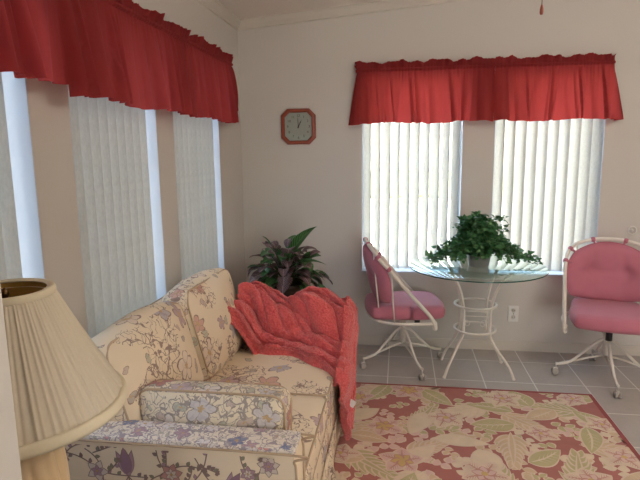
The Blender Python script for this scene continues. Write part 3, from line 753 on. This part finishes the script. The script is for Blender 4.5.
def sofa():
    root = thing('loveseat', 'cream floral two-seat sofa along the left wall', 'sofa', (-.735, 2.19, 0))
    ox, oy = -.735, 2.19
    y0, y1 = 1.45, 2.93; aw = .125
    IX = {k: i+1 for i, k in enumerate(MK)}; mm = [M_motif[k] for k in MK]
    # base with front face
    mb = MB(); rbox(mb, ((SX0+SX1-.004)/2-ox, 0, .19), ((SX1-.004-SX0)/2, (y1-y0)/2-.01, .16), .02, (8, 12, 4), uvo=(1.2, .4)); mb.build('base', M_sofa, root)
    # skirt with box pleats
    mb = MB(); r_ = .0
    path = []; 
    def seg(p, q, n): return [(p[0]+(q[0]-p[0])*i/n, p[1]+(q[1]-p[1])*i/n) for i in range(n)]
    pts = [(SX0, y0-.004), (SX1+.004, y0-.004), (SX1+.004, y1+.004), (SX0, y1+.004)]
    path = seg(pts[0], pts[1], 60)+seg(pts[1], pts[2], 100)+seg(pts[2], pts[3], 60)+[pts[3]]
    V = []; n = len(path); UVp = []
    for zi, z in enumerate((.20, .14, .08, .015)):
        for i, (x, y) in enumerate(path):
            s = i*.0148; d = .0022*zi*math.sin(s*9)+(.006*zi if (i-60) % 50 in (0, 1, 2) and 58 <= i <= 164 else 0)
            nx, ny = (0, -1) if i < 60 else ((1, 0) if i < 160 else (0, 1))
            V.append((x+nx*d-ox, y+ny*d-oy, z)); UVp.append((s+2.2, z))
    F = [(a_*n+i, a_*n+i+1, (a_+1)*n+i+1, (a_+1)*n+i) for a_ in range(3) for i in range(n-1)]; F = [f[::-1] for f in F]
    mb.add(V, F, 0, [[UVp[t] for t in f] for f in F]); sk = mb.build('skirt', M_sofa, root)
    so = sk.modifiers.new('thick', 'SOLIDIFY'); so.thickness = .004
    # arms: slim track arms, plain sides, densely flowered top
    for s, ya in ((-1, y0), (1, y1-aw)):
        mb = MB(); hx_, hy_ = (SX1-SX0)/2, aw/2; c = ((SX0+SX1)/2-ox, ya+hy_-oy, .403)
        rbox(mb, c, (hx_, hy_, .205), .018, (14, 6, 8), uvo=(.3+s, .8))
        if s < 0:
            motif_sheet(mb, lambda u, v, h: (u-ox, y0-h-oy, v), 5, (SX0+.03, SX1-.03, .20, .46), IX, .7, True)
            motif_sheet(mb, lambda u, v, h: (u-ox, y0-h-oy, v), 12, (SX0+.03, SX1-.03, .44, .588), IX, 1.5, True,
                        tulips=((-.845, .49, R(97), .092), (-.52, .455, R(60), .08)),
                        branches=((-.99, .575, R(-25), .20), (-.74, .50, R(40), .16), (-.70, .45, R(10), .22), (-.62, .57, R(-60), .14), (-.40, .56, R(-130), .16), (-.95, .50, R(-10), .16)))
        o = mb.build('arm', [M_sofa_plain]+mm, root)
        # dense floral top strip
        mb = MB(); rbox(mb, (c[0], c[1], .606), (hx_-.004, hy_-.003, .014), .010, (16, 6, 3), (0, 0, .006), uvo=(.7*s, .2)); tp = mb.build('arm_top', M_sofa_dense, o); tp['label'] = 'densely flowered arm top'
        # piping
        mb = MB()
        for yy in (ya-.001, ya+aw+.001):
            tube(mb, smooth_path([(SX0+.02-ox, yy-oy, .603), (SX1-.03-ox, yy-oy, .603), (SX1-.006-ox, yy-oy, .58), (SX1+.001-ox, yy-oy, .52), (SX1+.001-ox, yy-oy, .20)], 8), .0042, 6)
        mb.build('piping', M_pipe, o)
    # back frame
    mb = MB(); rbox(mb, (SX0+.06-ox, 0, .50), (.06, (y1-y0)/2-.01, .305), .03, (6, 16, 10), uvo=(.5, .1)); mb.build('back_frame', M_sofa_plain, root)
    mb = MB()
    for xx in (SX0+.012, SX0+.108): tube(mb, [(xx-ox, y0+.02-oy, .802), (xx-ox, y1-.02-oy, .802)], .0045, 6)
    mb.build('piping', M_pipe, root)
    # seat cushions
    ym = 2.165
    for k, (a_, b_) in enumerate(((y0+aw+.004, ym-.003), (ym+.003, y1-aw-.004))):
        hy_ = (b_-a_)/2; hx_ = (SX1+.002-(-.95))/2; c = ((SX1+.002-.95)/2-ox, (a_+b_)/2-oy, .395)
        mb = MB(); rbox(mb, c, (hx_, hy_, .068), .028, (16, 14, 5), (.0, .0, .018), uvo=(.9*k, .35*k+.2))
        cu = mb.build('seat_cushion', M_sofa, root)
        mb = MB()
        for zz in (.453, .337): tube(mb, [(p[0]+c[0], p[1]+c[1], zz) for p in loopbox((hx_-.004, hy_-.004), .03, 0)], .0042, 6, closed=True)
        mb.build('piping', M_pipe, cu)
    # back cushions, leaning, boxed with piping
    for k, (a_, b_, sc_, tl, dz, dx) in enumerate(((y0+.09, 2.19, 1., 15, 0, 0), (2.195, 2.82, 1.04, 16, .0, .01))):
        hy_ = (b_-a_)/2; h = (.078, hy_, .215*sc_)
        M_ = Matrix.Rotation(R(-tl), 3, 'Y') @ Matrix.Rotation(R(0), 3, 'Z')
        c = (-.972+dx-ox, (a_+b_)/2-oy, .665+dz)
        def sag(p, k=k):
            q = Vector(p); q.x += .018*mnoise.noise(Vector((q.y*5, q.z*5, k*3.1))); q.z += -.015*(q.y/hy_)**2*(1 if q.z > 0 else -0.3)+.01*mnoise.noise(Vector((q.y*6, 3, k)))
            return q
        mb = MB(); rbox(mb, c, h, .05, (6, 18, 16), (.045, .0, .02), M=M_, uvo=(.55+k*.8, 1.1+k), fn=sag)
        cu = mb.build('back_cushion', M_sofa, root)
        mb = MB()
        for sx_ in (-1, 1):
            P = []
            for p in loopbox((h[1]-.012, h[2]-.012), .06, 0, n=8):
                q = sag(Vector((sx_*(h[0]-.012), p[0], p[1]))); P.append(M_ @ q+Vector(c))
            # resample finer along straight edges
            PP = []
            for i in range(len(P)):
                A, B_ = P[i], P[(i+1) % len(P)]; nn = max(1, int((B_-A).length/.03)); PP += [A.lerp(B_, t/nn) for t in range(nn)]
            tube(mb, PP, .0045, 6, closed=True)
        mb.build('piping', M_pipe, cu)
sofa()
# bolster against the near arm
def bolster():
    root = thing('bolster_cushion', 'small boxy floral cushion standing against the near sofa arm', 'cushion', (-.625, 1.652, .482))
    h = (.262, .062, .112); M_ = Matrix.Rotation(R(-6), 3, 'X')
    mb = MB(); rbox(mb, (0, 0, .114), h, .035, (20, 8, 10), (0, .018, .008), uvo=(.31, .62), M=M_); mb.build('cover', M_bol, root)
    mb = MB()
    for sy_ in (-1, 1):
        P = [M_ @ Vector((p[0], sy_*(h[1]-.012), p[1]))+Vector((0, 0, .114)) for p in loopbox((h[0]-.003, h[2]-.003), .05, 0, n=8)]
        tube(mb, P, .0045, 6, closed=True)
    mb.build('piping', M_pipe, root)
M_bol = floral('bolster_floral_fabric', rgb(234, 220, 194), rgb(142, 130, 126), [rgb(226, 216, 208), rgb(190, 170, 176), rgb(180, 110, 112), rgb(206, 200, 200)], 8, .016, 12, .75, .3, .5)
bolster()

# ------------------------------------------------------------------ red throw over the far arm
def throw():
    nu, nv = 260, 220
    def sm(a, b, t): t = max(0, min(1, (t-a)/(b-a))); return t*t*(3-2*t)
    def near_y(x):
        pts = [(-.85, 2.49), (-.78, 2.52), (-.71, 2.55), (-.5, 2.51), (-.38, 2.42), (-.28, 2.30)]
        if x <= pts[0][0]: return pts[0][1]
        for (xa, ya), (xb, yb) in zip(pts, pts[1:]):
            if x <= xb: return ya+(yb-ya)*max(0, (x-xa)/(xb-xa))
        return pts[-1][1]
    def support(x, y):
        sup = .492+(.630-.492)*sm(2.72, 2.79, y)
        return sup+(.20-.15*sm(2.70, 2.84, y))*sm(-.70, -.85, x)
    V = []; UV = []
    xs0, xe = -.855, -.283
    Lx = xe-xs0; Ld = .42
    for i in range(nu+1):
        s = i/nu*(Lx+Ld)
        for j in range(nv+1):
            t = j/nv
            down = max(0., s-Lx)
            x = min(xs0+s, xe)
            ya = near_y(x)+down*.42+.012*math.sin(s*26); ye = 3.0+.02*math.sin(s*15+1)-sm(.12, .42, down)*.34
            y = ya+(ye-ya)*t
            n1 = mnoise.noise(Vector((s*2.6, t*1.6, 1.7))); n2 = mnoise.noise(Vector((s*7, t*5, 4.2))); n3 = mnoise.noise(Vector((s*16, t*14, 8.2)))
            q = t*5.6+.75*n1+.22*n2-.9*(s-.3)*t
            fr_ = 2*(q-math.floor(q))-1; f = 1-math.sqrt(max(0, 1-fr_*fr_))   # 1 in the sharp creases
            q2 = t*8+s*6+1.6*n1+.6*n2; fr_ = 2*(q2-math.floor(q2))-1; f2 = 1-math.sqrt(max(0, 1-fr_*fr_))
            edge = sm(0, .07, t)
            mound = .004+.055*sm(0, .75, t)*(1-.35*sm(-.50, -.30, x))*(.35+.65*sm(-.88, -.76, x))
            lump = .030*math.exp(-(((x+.74)/.06)**2+((y-2.82)/.07)**2))+.035*math.exp(-(((x+.46)/.08)**2+((y-2.87)/.05)**2))-.05*math.exp(-(((x+.61)/.07)**2+((y-2.90)/.08)**2))
            relief = (.058*(1-f)+.006)*edge+.032*(1-f2)*sm(.25, .55, t)-.014+.022*n2*edge+.012*n3
            z = support(x, min(y, 2.93))+mound+lump+relief-.018
            if y > 2.93:
                k = y-2.93; z -= k*3.0; y = 2.935+min(k, .03)
            if down > 0:
                z0 = z-.015; rr_ = .05; bend = min(1, down/rr_)
                x = xe+.014*math.sin(bend*PI/2)+.040*(1-f)*sm(0, .06, down)+.012*n2+.02*n3*.5
                z = z0-.02*bend-max(0, down-rr_*.4)*(z0-.09)/(Ld-.02)
            else:
                z -= .035*sm(-.42, xe, x)
            y -= .8*relief*sm(0, .12, t)*(1-sm(.75, .95, t))*(1-sm(0, .08, down))
            fz = mnoise.noise(Vector((x*70, y*70, z*70)))*.005
            V.append((x+fz*.5, y, z+fz)); UV.append((s, t*.8))
    F = [(i*(nv+1)+j, (i+1)*(nv+1)+j, (i+1)*(nv+1)+j+1, i*(nv+1)+j+1) for i in range(nu) for j in range(nv)]
    root = thing('throw_blanket', 'coral red chenille throw heaped over the far arm of the sofa', 'blanket', (-.5, 2.85, .62))
    mb = MB(); mb.add([(v[0]+.5, v[1]-2.85, v[2]-.62) for v in V], F, 0, [[UV[t] for t in f] for f in F])
    o = mb.build('throw', M_throw, root)
    so = o.modifiers.new('thick', 'SOLIDIFY'); so.thickness = .009; so.offset = -1
    mb = MB(); rbox(mb, (.274, -.33, -.37), (.017, .0015, .019), .001, (6, 3, 6), M=Matrix.Rotation(R(30), 3, 'Y')); tg = mb.build('care_tag', M_whitep, root); tg['label'] = 'white care tag'
throw()

# ------------------------------------------------------------------ swivel dinette chairs
def hoop_path(n=14):
    """half of the tilted hoop that starts at the seat front, climbs back and arches over the back cushion"""
    pts = [(.165, -.262, -.085), (.16, -.266, -.05), (.13, -.268, .0), (.02, -.270, .125), (-.12, -.27, .29), (-.19, -.255, .365), (-.235, -.20, .425), (-.26, -.10, .455), (-.268, 0, .462)]
    full = pts+[(x, -y, z) for x, y, z in pts[-2::-1]]
    return smooth_path(full, 8)
def make_chair(loc, rz_seat, rz_base, label):
    root = thing('dinette_chair', label, 'chair', loc, 0, 'pink swivel dinette chairs')
    SZ = .435; A = Matrix.Rotation(rz_seat, 3, 'Z')
    def T(p): return A @ Vector(p)+Vector((0, 0, SZ))
    # base: column, four curved legs each with strut and caster
    mb = MB(); tube(mb, [(0, 0, .16), (0, 0, .34)], .019, 14); tube(mb, [(0, 0, .30), (0, 0, SZ-.075)], .025, 14); mb.build('column', M_white_metal, root)
    for k in range(4):
        a = rz_base+k*PI/2; c, s = math.cos(a), math.sin(a)
        def P(r_, z): return (c*r_, s*r_, z)
        mb = MB(); tube(mb, smooth_path([P(.012, .27), P(.06, .245), P(.14, .165), P(.21, .100), P(.27, .078), P(.305, .078)], 6), .0095, 8)
        tube(mb, [P(.0, .160), P(.10, .135), P(.285, .078)], .007, 8)
        lg = mb.build('leg', M_white_metal, root)
        mb = MB(); tube(mb, [P(.30, .08), P(.30, .055)], .006, 8)
        for dd in (-1, 1):
            px, py = c*.305-s*.012*dd, s*.305+c*.012*dd
            lathe(mb, [(.001, -.008), (.020, -.008), (.023, -.003), (.023, .003), (.020, .008), (.001, .008)], 18, (px, py, .0235), M=Matrix.Rotation(a, 3, 'Z') @ Matrix.Rotation(R(90), 3, 'X'), mi=1)
        rbox(mb, (c*.303, s*.303, .038), (.016, .006, .013), .004, (3, 3, 3), M=Matrix.Rotation(a, 3, 'Z'))
        mb.build('caster', [M_caster, M_wheel], lg)
    # swivel plate and knob
    mb = MB(); rbox(mb, (0, 0, SZ-.072), (.09, .07, .010), .006, (4, 4, 2), M=A); mb.build('swivel_plate', M_white_metal, root)
    mb = MB(); k0 = A @ Vector((.10, .0, 0)); tube(mb, [(k0.x, k0.y, SZ-.088), (k0.x, k0.y, SZ-.14)], .020, 12); mb.build('tilt_knob', M_black, root)
    # seat ring
    mb = MB(); ring = [(.165, -.262), (.05, -.268), (-.08, -.262), (-.18, -.21), (-.235, -.11), (-.25, 0)]
    ring = ring+[(x, -y) for x, y in ring[-2::-1]]
    tube(mb, [T((x, y, -.055)) for x, y, _ in smooth_path([(x, y, 0) for x, y in ring], 6)], .0105, 8); mb.build('seat_frame', M_white_metal, root)
    # hoop and rods
    mb = MB(); hp = hoop_path(); tube(mb, [T(p) for p in hp], .013, 10)
    for s in (-1, 1): tube(mb, [T((.165, s*.262, -.045)), T((.168, s*.262, -.085))], .0145, 8); ball(mb, T((.168, s*.262, -.088)), .015)
    mb.build('hoop_frame', M_white_metal, root)
    for s in (-1, 1):
        for (xb, yb, xt, yt, zt) in ((-.10, -.256, -.125, -.268, .285), (-.19, -.19, -.236, -.198, .42)):
            mb = MB(); tube(mb, [T((xb, s*yb, -.055)), T((xt, s*yt, zt))], .005, 8); mb.build('spindle', M_white_metal, root)
    # seat cushion, round-fronted
    def seatfn(p):
        q = Vector(p); t = (q.x+.25)/.5; k = 1-.12*(1-t)**2-.10*max(0, t-.75)*4*abs(q.y/.25)
        q.y *= k*1.0; q.x += -.035*(q.y/.25)**2*(1 if q.x > 0 else -1.2)
        q.z += .012*max(0, q.x)*0
        return q
    mb = MB(); rbox(mb, (0, 0, 0), (.272, .240, .046), .042, (16, 16, 6), (0, 0, .014), fn=seatfn, M=A); o = mb.build('seat', M_pink, root); o.location = (0, 0, SZ)
    # tufted wrap-around back cushion
    def backpt(u, v, side):
        """u -1..1 around, v -1..1 up; outline like a rounded D"""
        r_ = (abs(u)**3.0+abs(v)**3.0)**(1/3.0) if (u or v) else 0
        wv = .262*(1-.16*max(0, v)**2); ang = u*R(56)
        y = wv*math.sin(ang)/math.sin(R(56)); x = -.21+.085*(1-math.cos(ang))*2.3
        z = .246+v*(.192-.05*u*u*(v > 0)); x -= .085*(v*.5+.5)-.03
        th = .040*(max(0, 1-max(abs(u), abs(v))**4))**.5
        tf = 0
        for tu in (-.38, .38):
            d2 = ((u-tu)/.16)**2+((v+.0)/.22)**2; tf += .034*math.exp(-d2)+.016*math.exp(-((u-tu)/.035)**2)*(1-v*v)
        tf += .005*math.exp(-(v/.06)**2)
        th = max(.0, th-tf*(1 if side > 0 else .6))
        nx, ny = math.cos(ang*.8), -math.sin(ang*.8)
        return T((x+nx*side*th, y+ny*side*th, z))
    mb = MB(); n = 34
    for side in (1, -1):
        V = []
        for i in range(n+1):
            for j in range(n+1):
                u, v = math.sin((i/n-.5)*PI)*1., math.sin((j/n-.5)*PI)*1.
                # square -> squircle
                u2 = u*math.sqrt(1-.32*v*v); v2 = v*math.sqrt(1-.32*u*u)
                uu_, vv_ = u2, v2; m_ = max(abs(u), abs(v))
                p = None
                th_u, th_v = (u, v)
                # thickness from the square coordinates, position from the rounded ones
                base = backpt(uu_, vv_, 0); f_ = backpt(u*.999, v*.999, side)-backpt(u*.999, v*.999, 0)
                V.append(base+f_)
        F = [(i*(n+1)+j, (i+1)*(n+1)+j, (i+1)*(n+1)+j+1, i*(n+1)+j+1) for i in range(n) for j in range(n)]
        if side > 0: F = [f[::-1] for f in F]
        mb.add(V, F)
    bk = mb.build('backrest', M_pink, root)
    # piped edge and ties
    mb = MB(); P = []
    for k in range(80):
        a = 2*PI*k/80; cu, su = math.cos(a), math.sin(a); m_ = max(abs(cu), abs(su)); u, v = cu/m_, su/m_
        P.append(backpt(u*math.sqrt(1-.32*v*v), v*math.sqrt(1-.32*u*u), 0))
    tube(mb, P, .006, 6, closed=True); mb.build('piping', M_pink, bk)
    for i in (int(len(hp)*f) for f in (.27, .34, .44, .56, .66, .73)):
        mb = MB(); d = (Vector(hp[i+1])-Vector(hp[i-1])).normalized(); c0 = Vector(hp[i])
        tube(mb, [T(c0-d*.013), T(c0-d*.005), T(c0+d*.005), T(c0+d*.013)], [.0145, .018, .018, .0145], 10)
        inw = Vector((-.2-c0.x*0-0, 0, .25))-c0; inw.normalize(); tube(mb, [T(c0+inw*.012), T(c0+inw*.04)], [.009, .006], 6)
        mb.build('tie', M_pink, root)
    return root
make_chair((.035, 3.69, 0), R(9), R(25), 'pink swivel chair side-on, left of the glass table')
make_chair((1.36, 3.60, 0), R(-104), R(-95), 'pink swivel chair facing the room, right of the glass table')

# ------------------------------------------------------------------ glass table
def table():
    cx, cy, zt = .515, 3.60, .745
    root = thing('glass_table', 'round glass table on curved white iron legs before the back windows', 'table', (cx, cy, 0))
    mb = MB(); r_ = .445
    lathe(mb, [(.0001, zt-.010), (r_-.002, zt-.010), (r_, zt-.008), (r_, zt-.002), (r_-.002, zt), (.0001, zt)], 96); tp = mb.build('glass_top', M_glass, root)
    mb = MB(); lathe(mb, [(r_+.0003, zt-.0085), (r_+.0008, zt-.005), (r_+.0003, zt-.0015)], 96); mb.build('polished_edge', M_edge, tp)
    feet = ((-.205, -.14, -.075), (.245, -.12, .09), (.215, .17, 0), (-.20, .18, 0))
    for k, (fx, fy, _) in enumerate(feet):
        a = math.atan2((1 if fy > 0 else -1), (1 if fx > 0 else -1)); rx, ry = math.cos(a)*.122, math.sin(a)*.122
        tx, ty = (1 if fx > 0 else -1)*.19, (1 if fy > 0 else -1)*.17
        pts = [(fx, fy, .008), (fx*.86, fy*.86+ry*.05, .09), (rx*1.06+fx*.12, ry*1.04, .22), (rx, ry, .30), (rx, ry, .38), (rx*1.02, ry*1.02, .48), (rx+(tx-rx)*.25, ry+(ty-ry)*.25, .59), (rx+(tx-rx)*.62, ry+(ty-ry)*.62, .68), (tx, ty, zt-.020)]
        mb = MB(); tube(mb, smooth_path(pts, 6), .0095, 8); ball(mb, (fx, fy, .010), .012, sc=(1, 1, .8)); lathe(mb, [(.0001, 0), (.016, 0), (.016, .008), (.0001, .008)], 16, (tx, ty, zt-.0185))
        mb.build('leg', M_white_metal, root)
    for z in (.482, .312):
        mb = MB(); tube(mb, [(.135*math.cos(a), .135*math.sin(a), z) for a in [2*PI*k/48 for k in range(48)]], .0085, 8, closed=True); mb.build('ring', M_white_metal, root)
    mb = MB()
    tube(mb, [(-.09, .0, .395), (.09, 0, .395)], .004, 6); tube(mb, [(-.09, .0, .43), (.09, 0, .43)], .004, 6)
    for s in (-1, 1):
        sp = [(s*(.055+(.032-.0022*k)*math.cos(k*.55)), 0, .34+(.032-.0022*k)*math.sin(k*.55)) for k in range(13)]
        tube(mb, sp, .0035, 6); tube(mb, [(s*.086, 0, .29), (s*.087, 0, .44)], .004, 6)
    mb.build('scrollwork', M_white_metal, root)
table()

# ------------------------------------------------------------------ plants
def leaf_geo(mb, base, d, L, W, droop, mi, roll=0., shape='ovate', n=7, fold=.25):
    d = Vector(d).normalized(); side = d.cross(Vector((0, 0, 1)))
    if side.length < .1: side = Vector((1, 0, 0))
    side.normalize(); up = side.cross(d)
    side = side*math.cos(roll)+up*math.sin(roll); up = side.cross(d)
    V = []; UVv = []; p = Vector(base); dirv = d.copy()
    for i in range(n+1):
        t = i/n
        if shape == 'ovate': wv = W*(math.sin(PI*min(1, t**.75)))**.8
        else: wv = W*(1-t)**.6*(1-math.exp(-t*14))*(1+.35*math.exp(-((t-.12)/.1)**2))
        if i == n: wv = W*.02
        upv = side.cross(dirv)
        for s in (-1, -.5, 0, .5, 1): V.append(p+side*wv*s+upv*abs(s)*wv*fold*(1)-upv*0); UVv.append((t, s))
        dirv = (dirv+Vector((0, 0, -droop/n))).normalized(); p = p+dirv*(L/n)
    F = [(i*5+k, i*5+k+1, (i+1)*5+k+1, (i+1)*5+k) for i in range(n) for k in range(4)]
    mb.add(V, F, mi, [[UVv[t] for t in f] for f in F])
def corner_plant():
    x, y = -.77, 3.52
    root = thing('potted_foliage_plant', 'dark striped-leaf plant in the corner behind the sofa', 'plant', (x, y, .42))
    r2 = random.Random(4)
    mb = MB(); lathe(mb, [(.0001, 0), (.085, 0), (.095, .01), (.12, .17), (.13, .18), (.13, .2), (.118, .2), (.11, .17), (.0001, .165)], 36); mb.build('pot', M_terra, root)
    mb = MB(); lathe(mb, [(.0001, .170), (.112, .168)], 24); mb.build('soil', M_soil, root)
    mf, mp, ms = MB(), MB(), MB()
    specs = []
    for i in range(135):
        a = r2.uniform(0, 2*PI); el = r2.uniform(-.15, 1.25); specs.append((a, el, r2.uniform(.085, .145), r2.random() < .66))
    for (a, el, L, purple) in specs:
        c, s = math.cos(a), math.sin(a); d = Vector((c*math.cos(el), s*math.cos(el), math.sin(el)))
        st = Vector((0, 0, .17)); rr_ = r2.uniform(.06, .25); e = st+Vector((d.x*rr_*1.0, d.y*rr_*.9, .04+max(0, d.z)*rr_*1.05))
        tube(ms, smooth_path([st, st.lerp(e, .5)+Vector((0, 0, .03)), e], 3), .0028, 5)
        leaf_geo(mp if purple else mf, e, d+Vector((0, 0, .1)), L, L*.36, r2.uniform(1.0, 2.4), 0, r2.uniform(-.5, .5))
    # three long leaves standing clear of the clump
    for (d, L, W_, st) in (((.42, -.1, .9), .28, .05, (.04, 0, .40)), ((.75, -.1, .45), .22, .045, (.08, -.02, .33)), ((.9, 0, .05), .2, .045, (.10, -.02, .30)), ((-.35, -.1, .8), .17, .04, (-.05, 0, .36)), ((.8, -.2, -.25), .2, .045, (.1, 0, .27))):
        tube(ms, [(0, 0, .17), Vector(st)*.6+Vector((0, 0, .06)), st], .003, 5); leaf_geo(mf if d[0] > 0 else mp, st, d, L, W_, .9, 0, .5)
    ms.build('stem', M_stem, root); mf.build('foliage', M_leaf_green, root); o = mp.build('foliage', M_leaf_purple, root); o['label'] = 'dark purple striped leaves'
    # side table it stands on
    t = thing('corner_table', 'small dark corner table mostly hidden behind sofa and throw', 'table', (x, y, 0))
    mb = MB(); lathe(mb, [(.0001, .395), (.19, .395), (.195, .405), (.19, .417), (.0001, .417)], 40); mb.build('table_top', M_wood, t)
    for k in range(3):
        a = 2*PI*k/3; mb = MB(); tube(mb, smooth_path([(.17*math.cos(a), .17*math.sin(a), .0), (.12*math.cos(a), .12*math.sin(a), .2), (.15*math.cos(a), .15*math.sin(a), .376)], 5), .012, 8); mb.build('leg', M_wood, t)
corner_plant()
def ivy():
    x, y, z = .525, 3.60, .7455
    root = thing('potted_ivy', 'bushy trailing green ivy on the glass table', 'plant', (x, y, z))
    r2 = random.Random(9)
    mb = MB(); lathe(mb, [(.0001, 0), (.060, 0), (.065, .005), (.078, .075), (.082, .08), (.076, .08), (.068, .066), (.0001, .065)], 32); mb.build('pot', M_potw, root)
    mb = MB(); lathe(mb, [(.0001, .067), (.069, .066)], 20); mb.build('soil', M_soil, root)
    mf, mp, ms = MB(), MB(), MB()
    def runner(a, reach, h0, h1, k):
        c, s = math.cos(a), math.sin(a)
        pts = [(c*.02, s*.02, .07), (c*reach*.35, s*reach*.35, h0), (c*reach*.75, s*reach*.75, (h0+h1)*.52), (c*reach, s*reach, h1)]
        P = smooth_path(pts, 8); tube(ms, P, .0017, 5)
        for i in range(4, len(P)):
            for q in range(k):
                d = Vector((r2.uniform(-1, 1), r2.uniform(-1, 1), r2.uniform(-.3, .8))); b_ = P[i]+d.normalized()*r2.uniform(.005, .028)
                if b_.z < .012: b_.z = .012+r2.random()*.02; d.z = abs(d.z)
                L = r2.uniform(.026, .046); dr = .4
                if b_.z-L*.5 < .01: dr = 0
                leaf_geo(mf if r2.random() < .72 else mp, b_, d, L, L*.45, dr, 0, r2.uniform(-.8, .8), 'ivy', 5, .15)
    for i in range(90): 
        a = r2.uniform(0, 2*PI); tall = r2.random()
        runner(a, r2.uniform(.05, .17), .12+.17*tall, .07+.27*tall*(.6+.4*r2.random()), 2)
    for i in range(34): runner(r2.choice((0, PI))+r2.uniform(-.8, .8), r2.uniform(.15, .27), .17, r2.uniform(.04, .12), 2)
    for (a, rc) in ((.05, .38), (-.15, .34), (.2, .32), (PI, .33), (PI+.25, .30), (PI-.2, .27), (PI-.1, .31)): runner(a, rc, .12, .03, 3)
    ms.build('stem', M_stem, root); mf.build('foliage', M_ivy, root); o = mp.build('foliage', M_ivy2, root); o['label'] = 'paler ivy leaves'
M_potw = plain('grey_pot_glaze', rgb(120, 122, 118), .35, .05, 20)
ivy()

# ------------------------------------------------------------------ lamp on its end table
def lamp():
    x, y = -.72, .86; zb = 1.03; zt = 1.255; ztab = .62
    t = thing('end_table', 'end table under the lamp beside the sofa arm', 'table', (x, y+.02, 0))
    mb = MB(); rbox(mb, (0, 0, ztab-.014), (.26, .26, .013), .008, (4, 4, 2)); mb.build('table_top', M_wood, t)
    mb = MB(); box(mb, -.23, .23, -.23, .23, ztab-.09, ztab-.027); mb.build('apron', M_wood, t)
    for sx_ in (-1, 1):
        for sy_ in (-1, 1):
            mb = MB(); tube(mb, [(sx_*.22, sy_*.22, 0), (sx_*.22, sy_*.22, ztab-.03)], [.013, .02], 8); mb.build('leg', M_wood, t)
    root = thing('table_lamp', 'table lamp with cream pleated shade at the left edge', 'lamp', (x, y, ztab))
    z0 = ztab
    # swirled body
    prof = [(.0001, 0), (.075, 0), (.078, .012), (.055, .022), (.045, .04), (.052, .07), (.064, .12), (.072, .18), (.074, .24), (.070, .30), (.060, .345), (.045, .372), (.033, .385), (.022, .40)]
    pp = smooth_path([(r_, z, 0) for r_, z in prof], 5); prof2 = [(p.x, p.y) for p in pp]
    def sw(a, z, i): return 1+(.085*min(1, max(0, (z-.03)/.05))*min(1, max(0, (.40-z)/.02)))*abs(math.sin((a*8+z*9)))**.8*1.3-.05
    mb = MB(); lathe(mb, prof2, 128, fn=sw); mb.build('lamp_base', M_ceramic, root)
    mb = MB(); tube(mb, [(0, 0, .39), (0, 0, .47)], .008, 10); lathe(mb, [(.0001, .44), (.018, .44), (.018, .49), (.0001, .49)], 16); mb.build('socket', M_brass, root)
    mb = MB(); hz = zt-z0-.02
    tube(mb, smooth_path([(0, -.012, .44), (0, -.055, .49), (0, -.058, .56), (0, -.02, hz-.012), (0, 0, hz), (0, .02, hz-.012), (0, .058, .56), (0, .055, .49), (0, .012, .44)], 6), .002, 6)
    mb.build('harp', M_brass, root)
    mb = MB(); lathe(mb, [(.0001, .492), (.012, .495), (.016, .51), (.03, .545), (.028, .575), (.012, .592), (.0001, .595)], 20); mb.build('bulb', M_whitep, root)
    # shade
    rb, rt = .194, .081; hb, ht = zb-z0, zt-z0; n = 18
    prof = []
    for i in range(n+1):
        t_ = i/n; r_ = rb+(rt-rb)*t_-.003*math.sin(PI*t_); prof.append((r_, hb+(ht-hb)*t_))
    def pl(a, z, i):
        ph = a*84/(2*PI); f = ph-math.floor(ph); k = .5 if i in (0, n) else 1
        wob = .006*math.sin(a*7+z*12)
        return 1+k*((.018+.014*math.sin(math.floor(ph)*2.4))*(abs(f-.5)*2)**1.2)-.012+wob*0
    mb = MB(); lathe(mb, prof, 84*6, fn=pl); sh = mb.build('lamp_shade', M_shade, root)
    mb = MB(); lathe(mb, [(r_-.008, z) for r_, z in prof], 64); ln = mb.build('lining', M_shade_in, sh); ln['label'] = 'gilt shade lining'
    for r_, z, hh in ((rb+.003, hb, .012), (rt+.003, ht-.002, .008)):
        mb = MB(); lathe(mb, [(r_-.012, z-hh), (r_, z-hh), (r_+.0025, z-hh*.4), (r_+.001, z+hh*.7), (r_-.003, z+hh), (r_-.014, z+hh*.6)], 96)
        mb.build('trim_band', M_band, sh)
    mb = MB(); tube(mb, [(.012*math.cos(a), .012*math.sin(a), ht-.02) for a in [2*PI*k/16 for k in range(16)]], .002, 6, closed=True)
    for k in range(3):
        a = 2*PI*k/3+.5; tube(mb, smooth_path([(.012*math.cos(a), .012*math.sin(a), ht-.02), (.05*math.cos(a), .05*math.sin(a), ht-.026), (rt*.92*math.cos(a), rt*.92*math.sin(a), ht-.006)], 4), .0017, 6)
    mb.build('spider', M_brass, sh)
    mb = MB(); lathe(mb, [(.0001, hz), (.006, hz), (.004, hz+.006), (.008, hz+.014), (.005, hz+.024), (.0001, hz+.027)], 16); mb.build('finial', M_brass, root)
lamp()
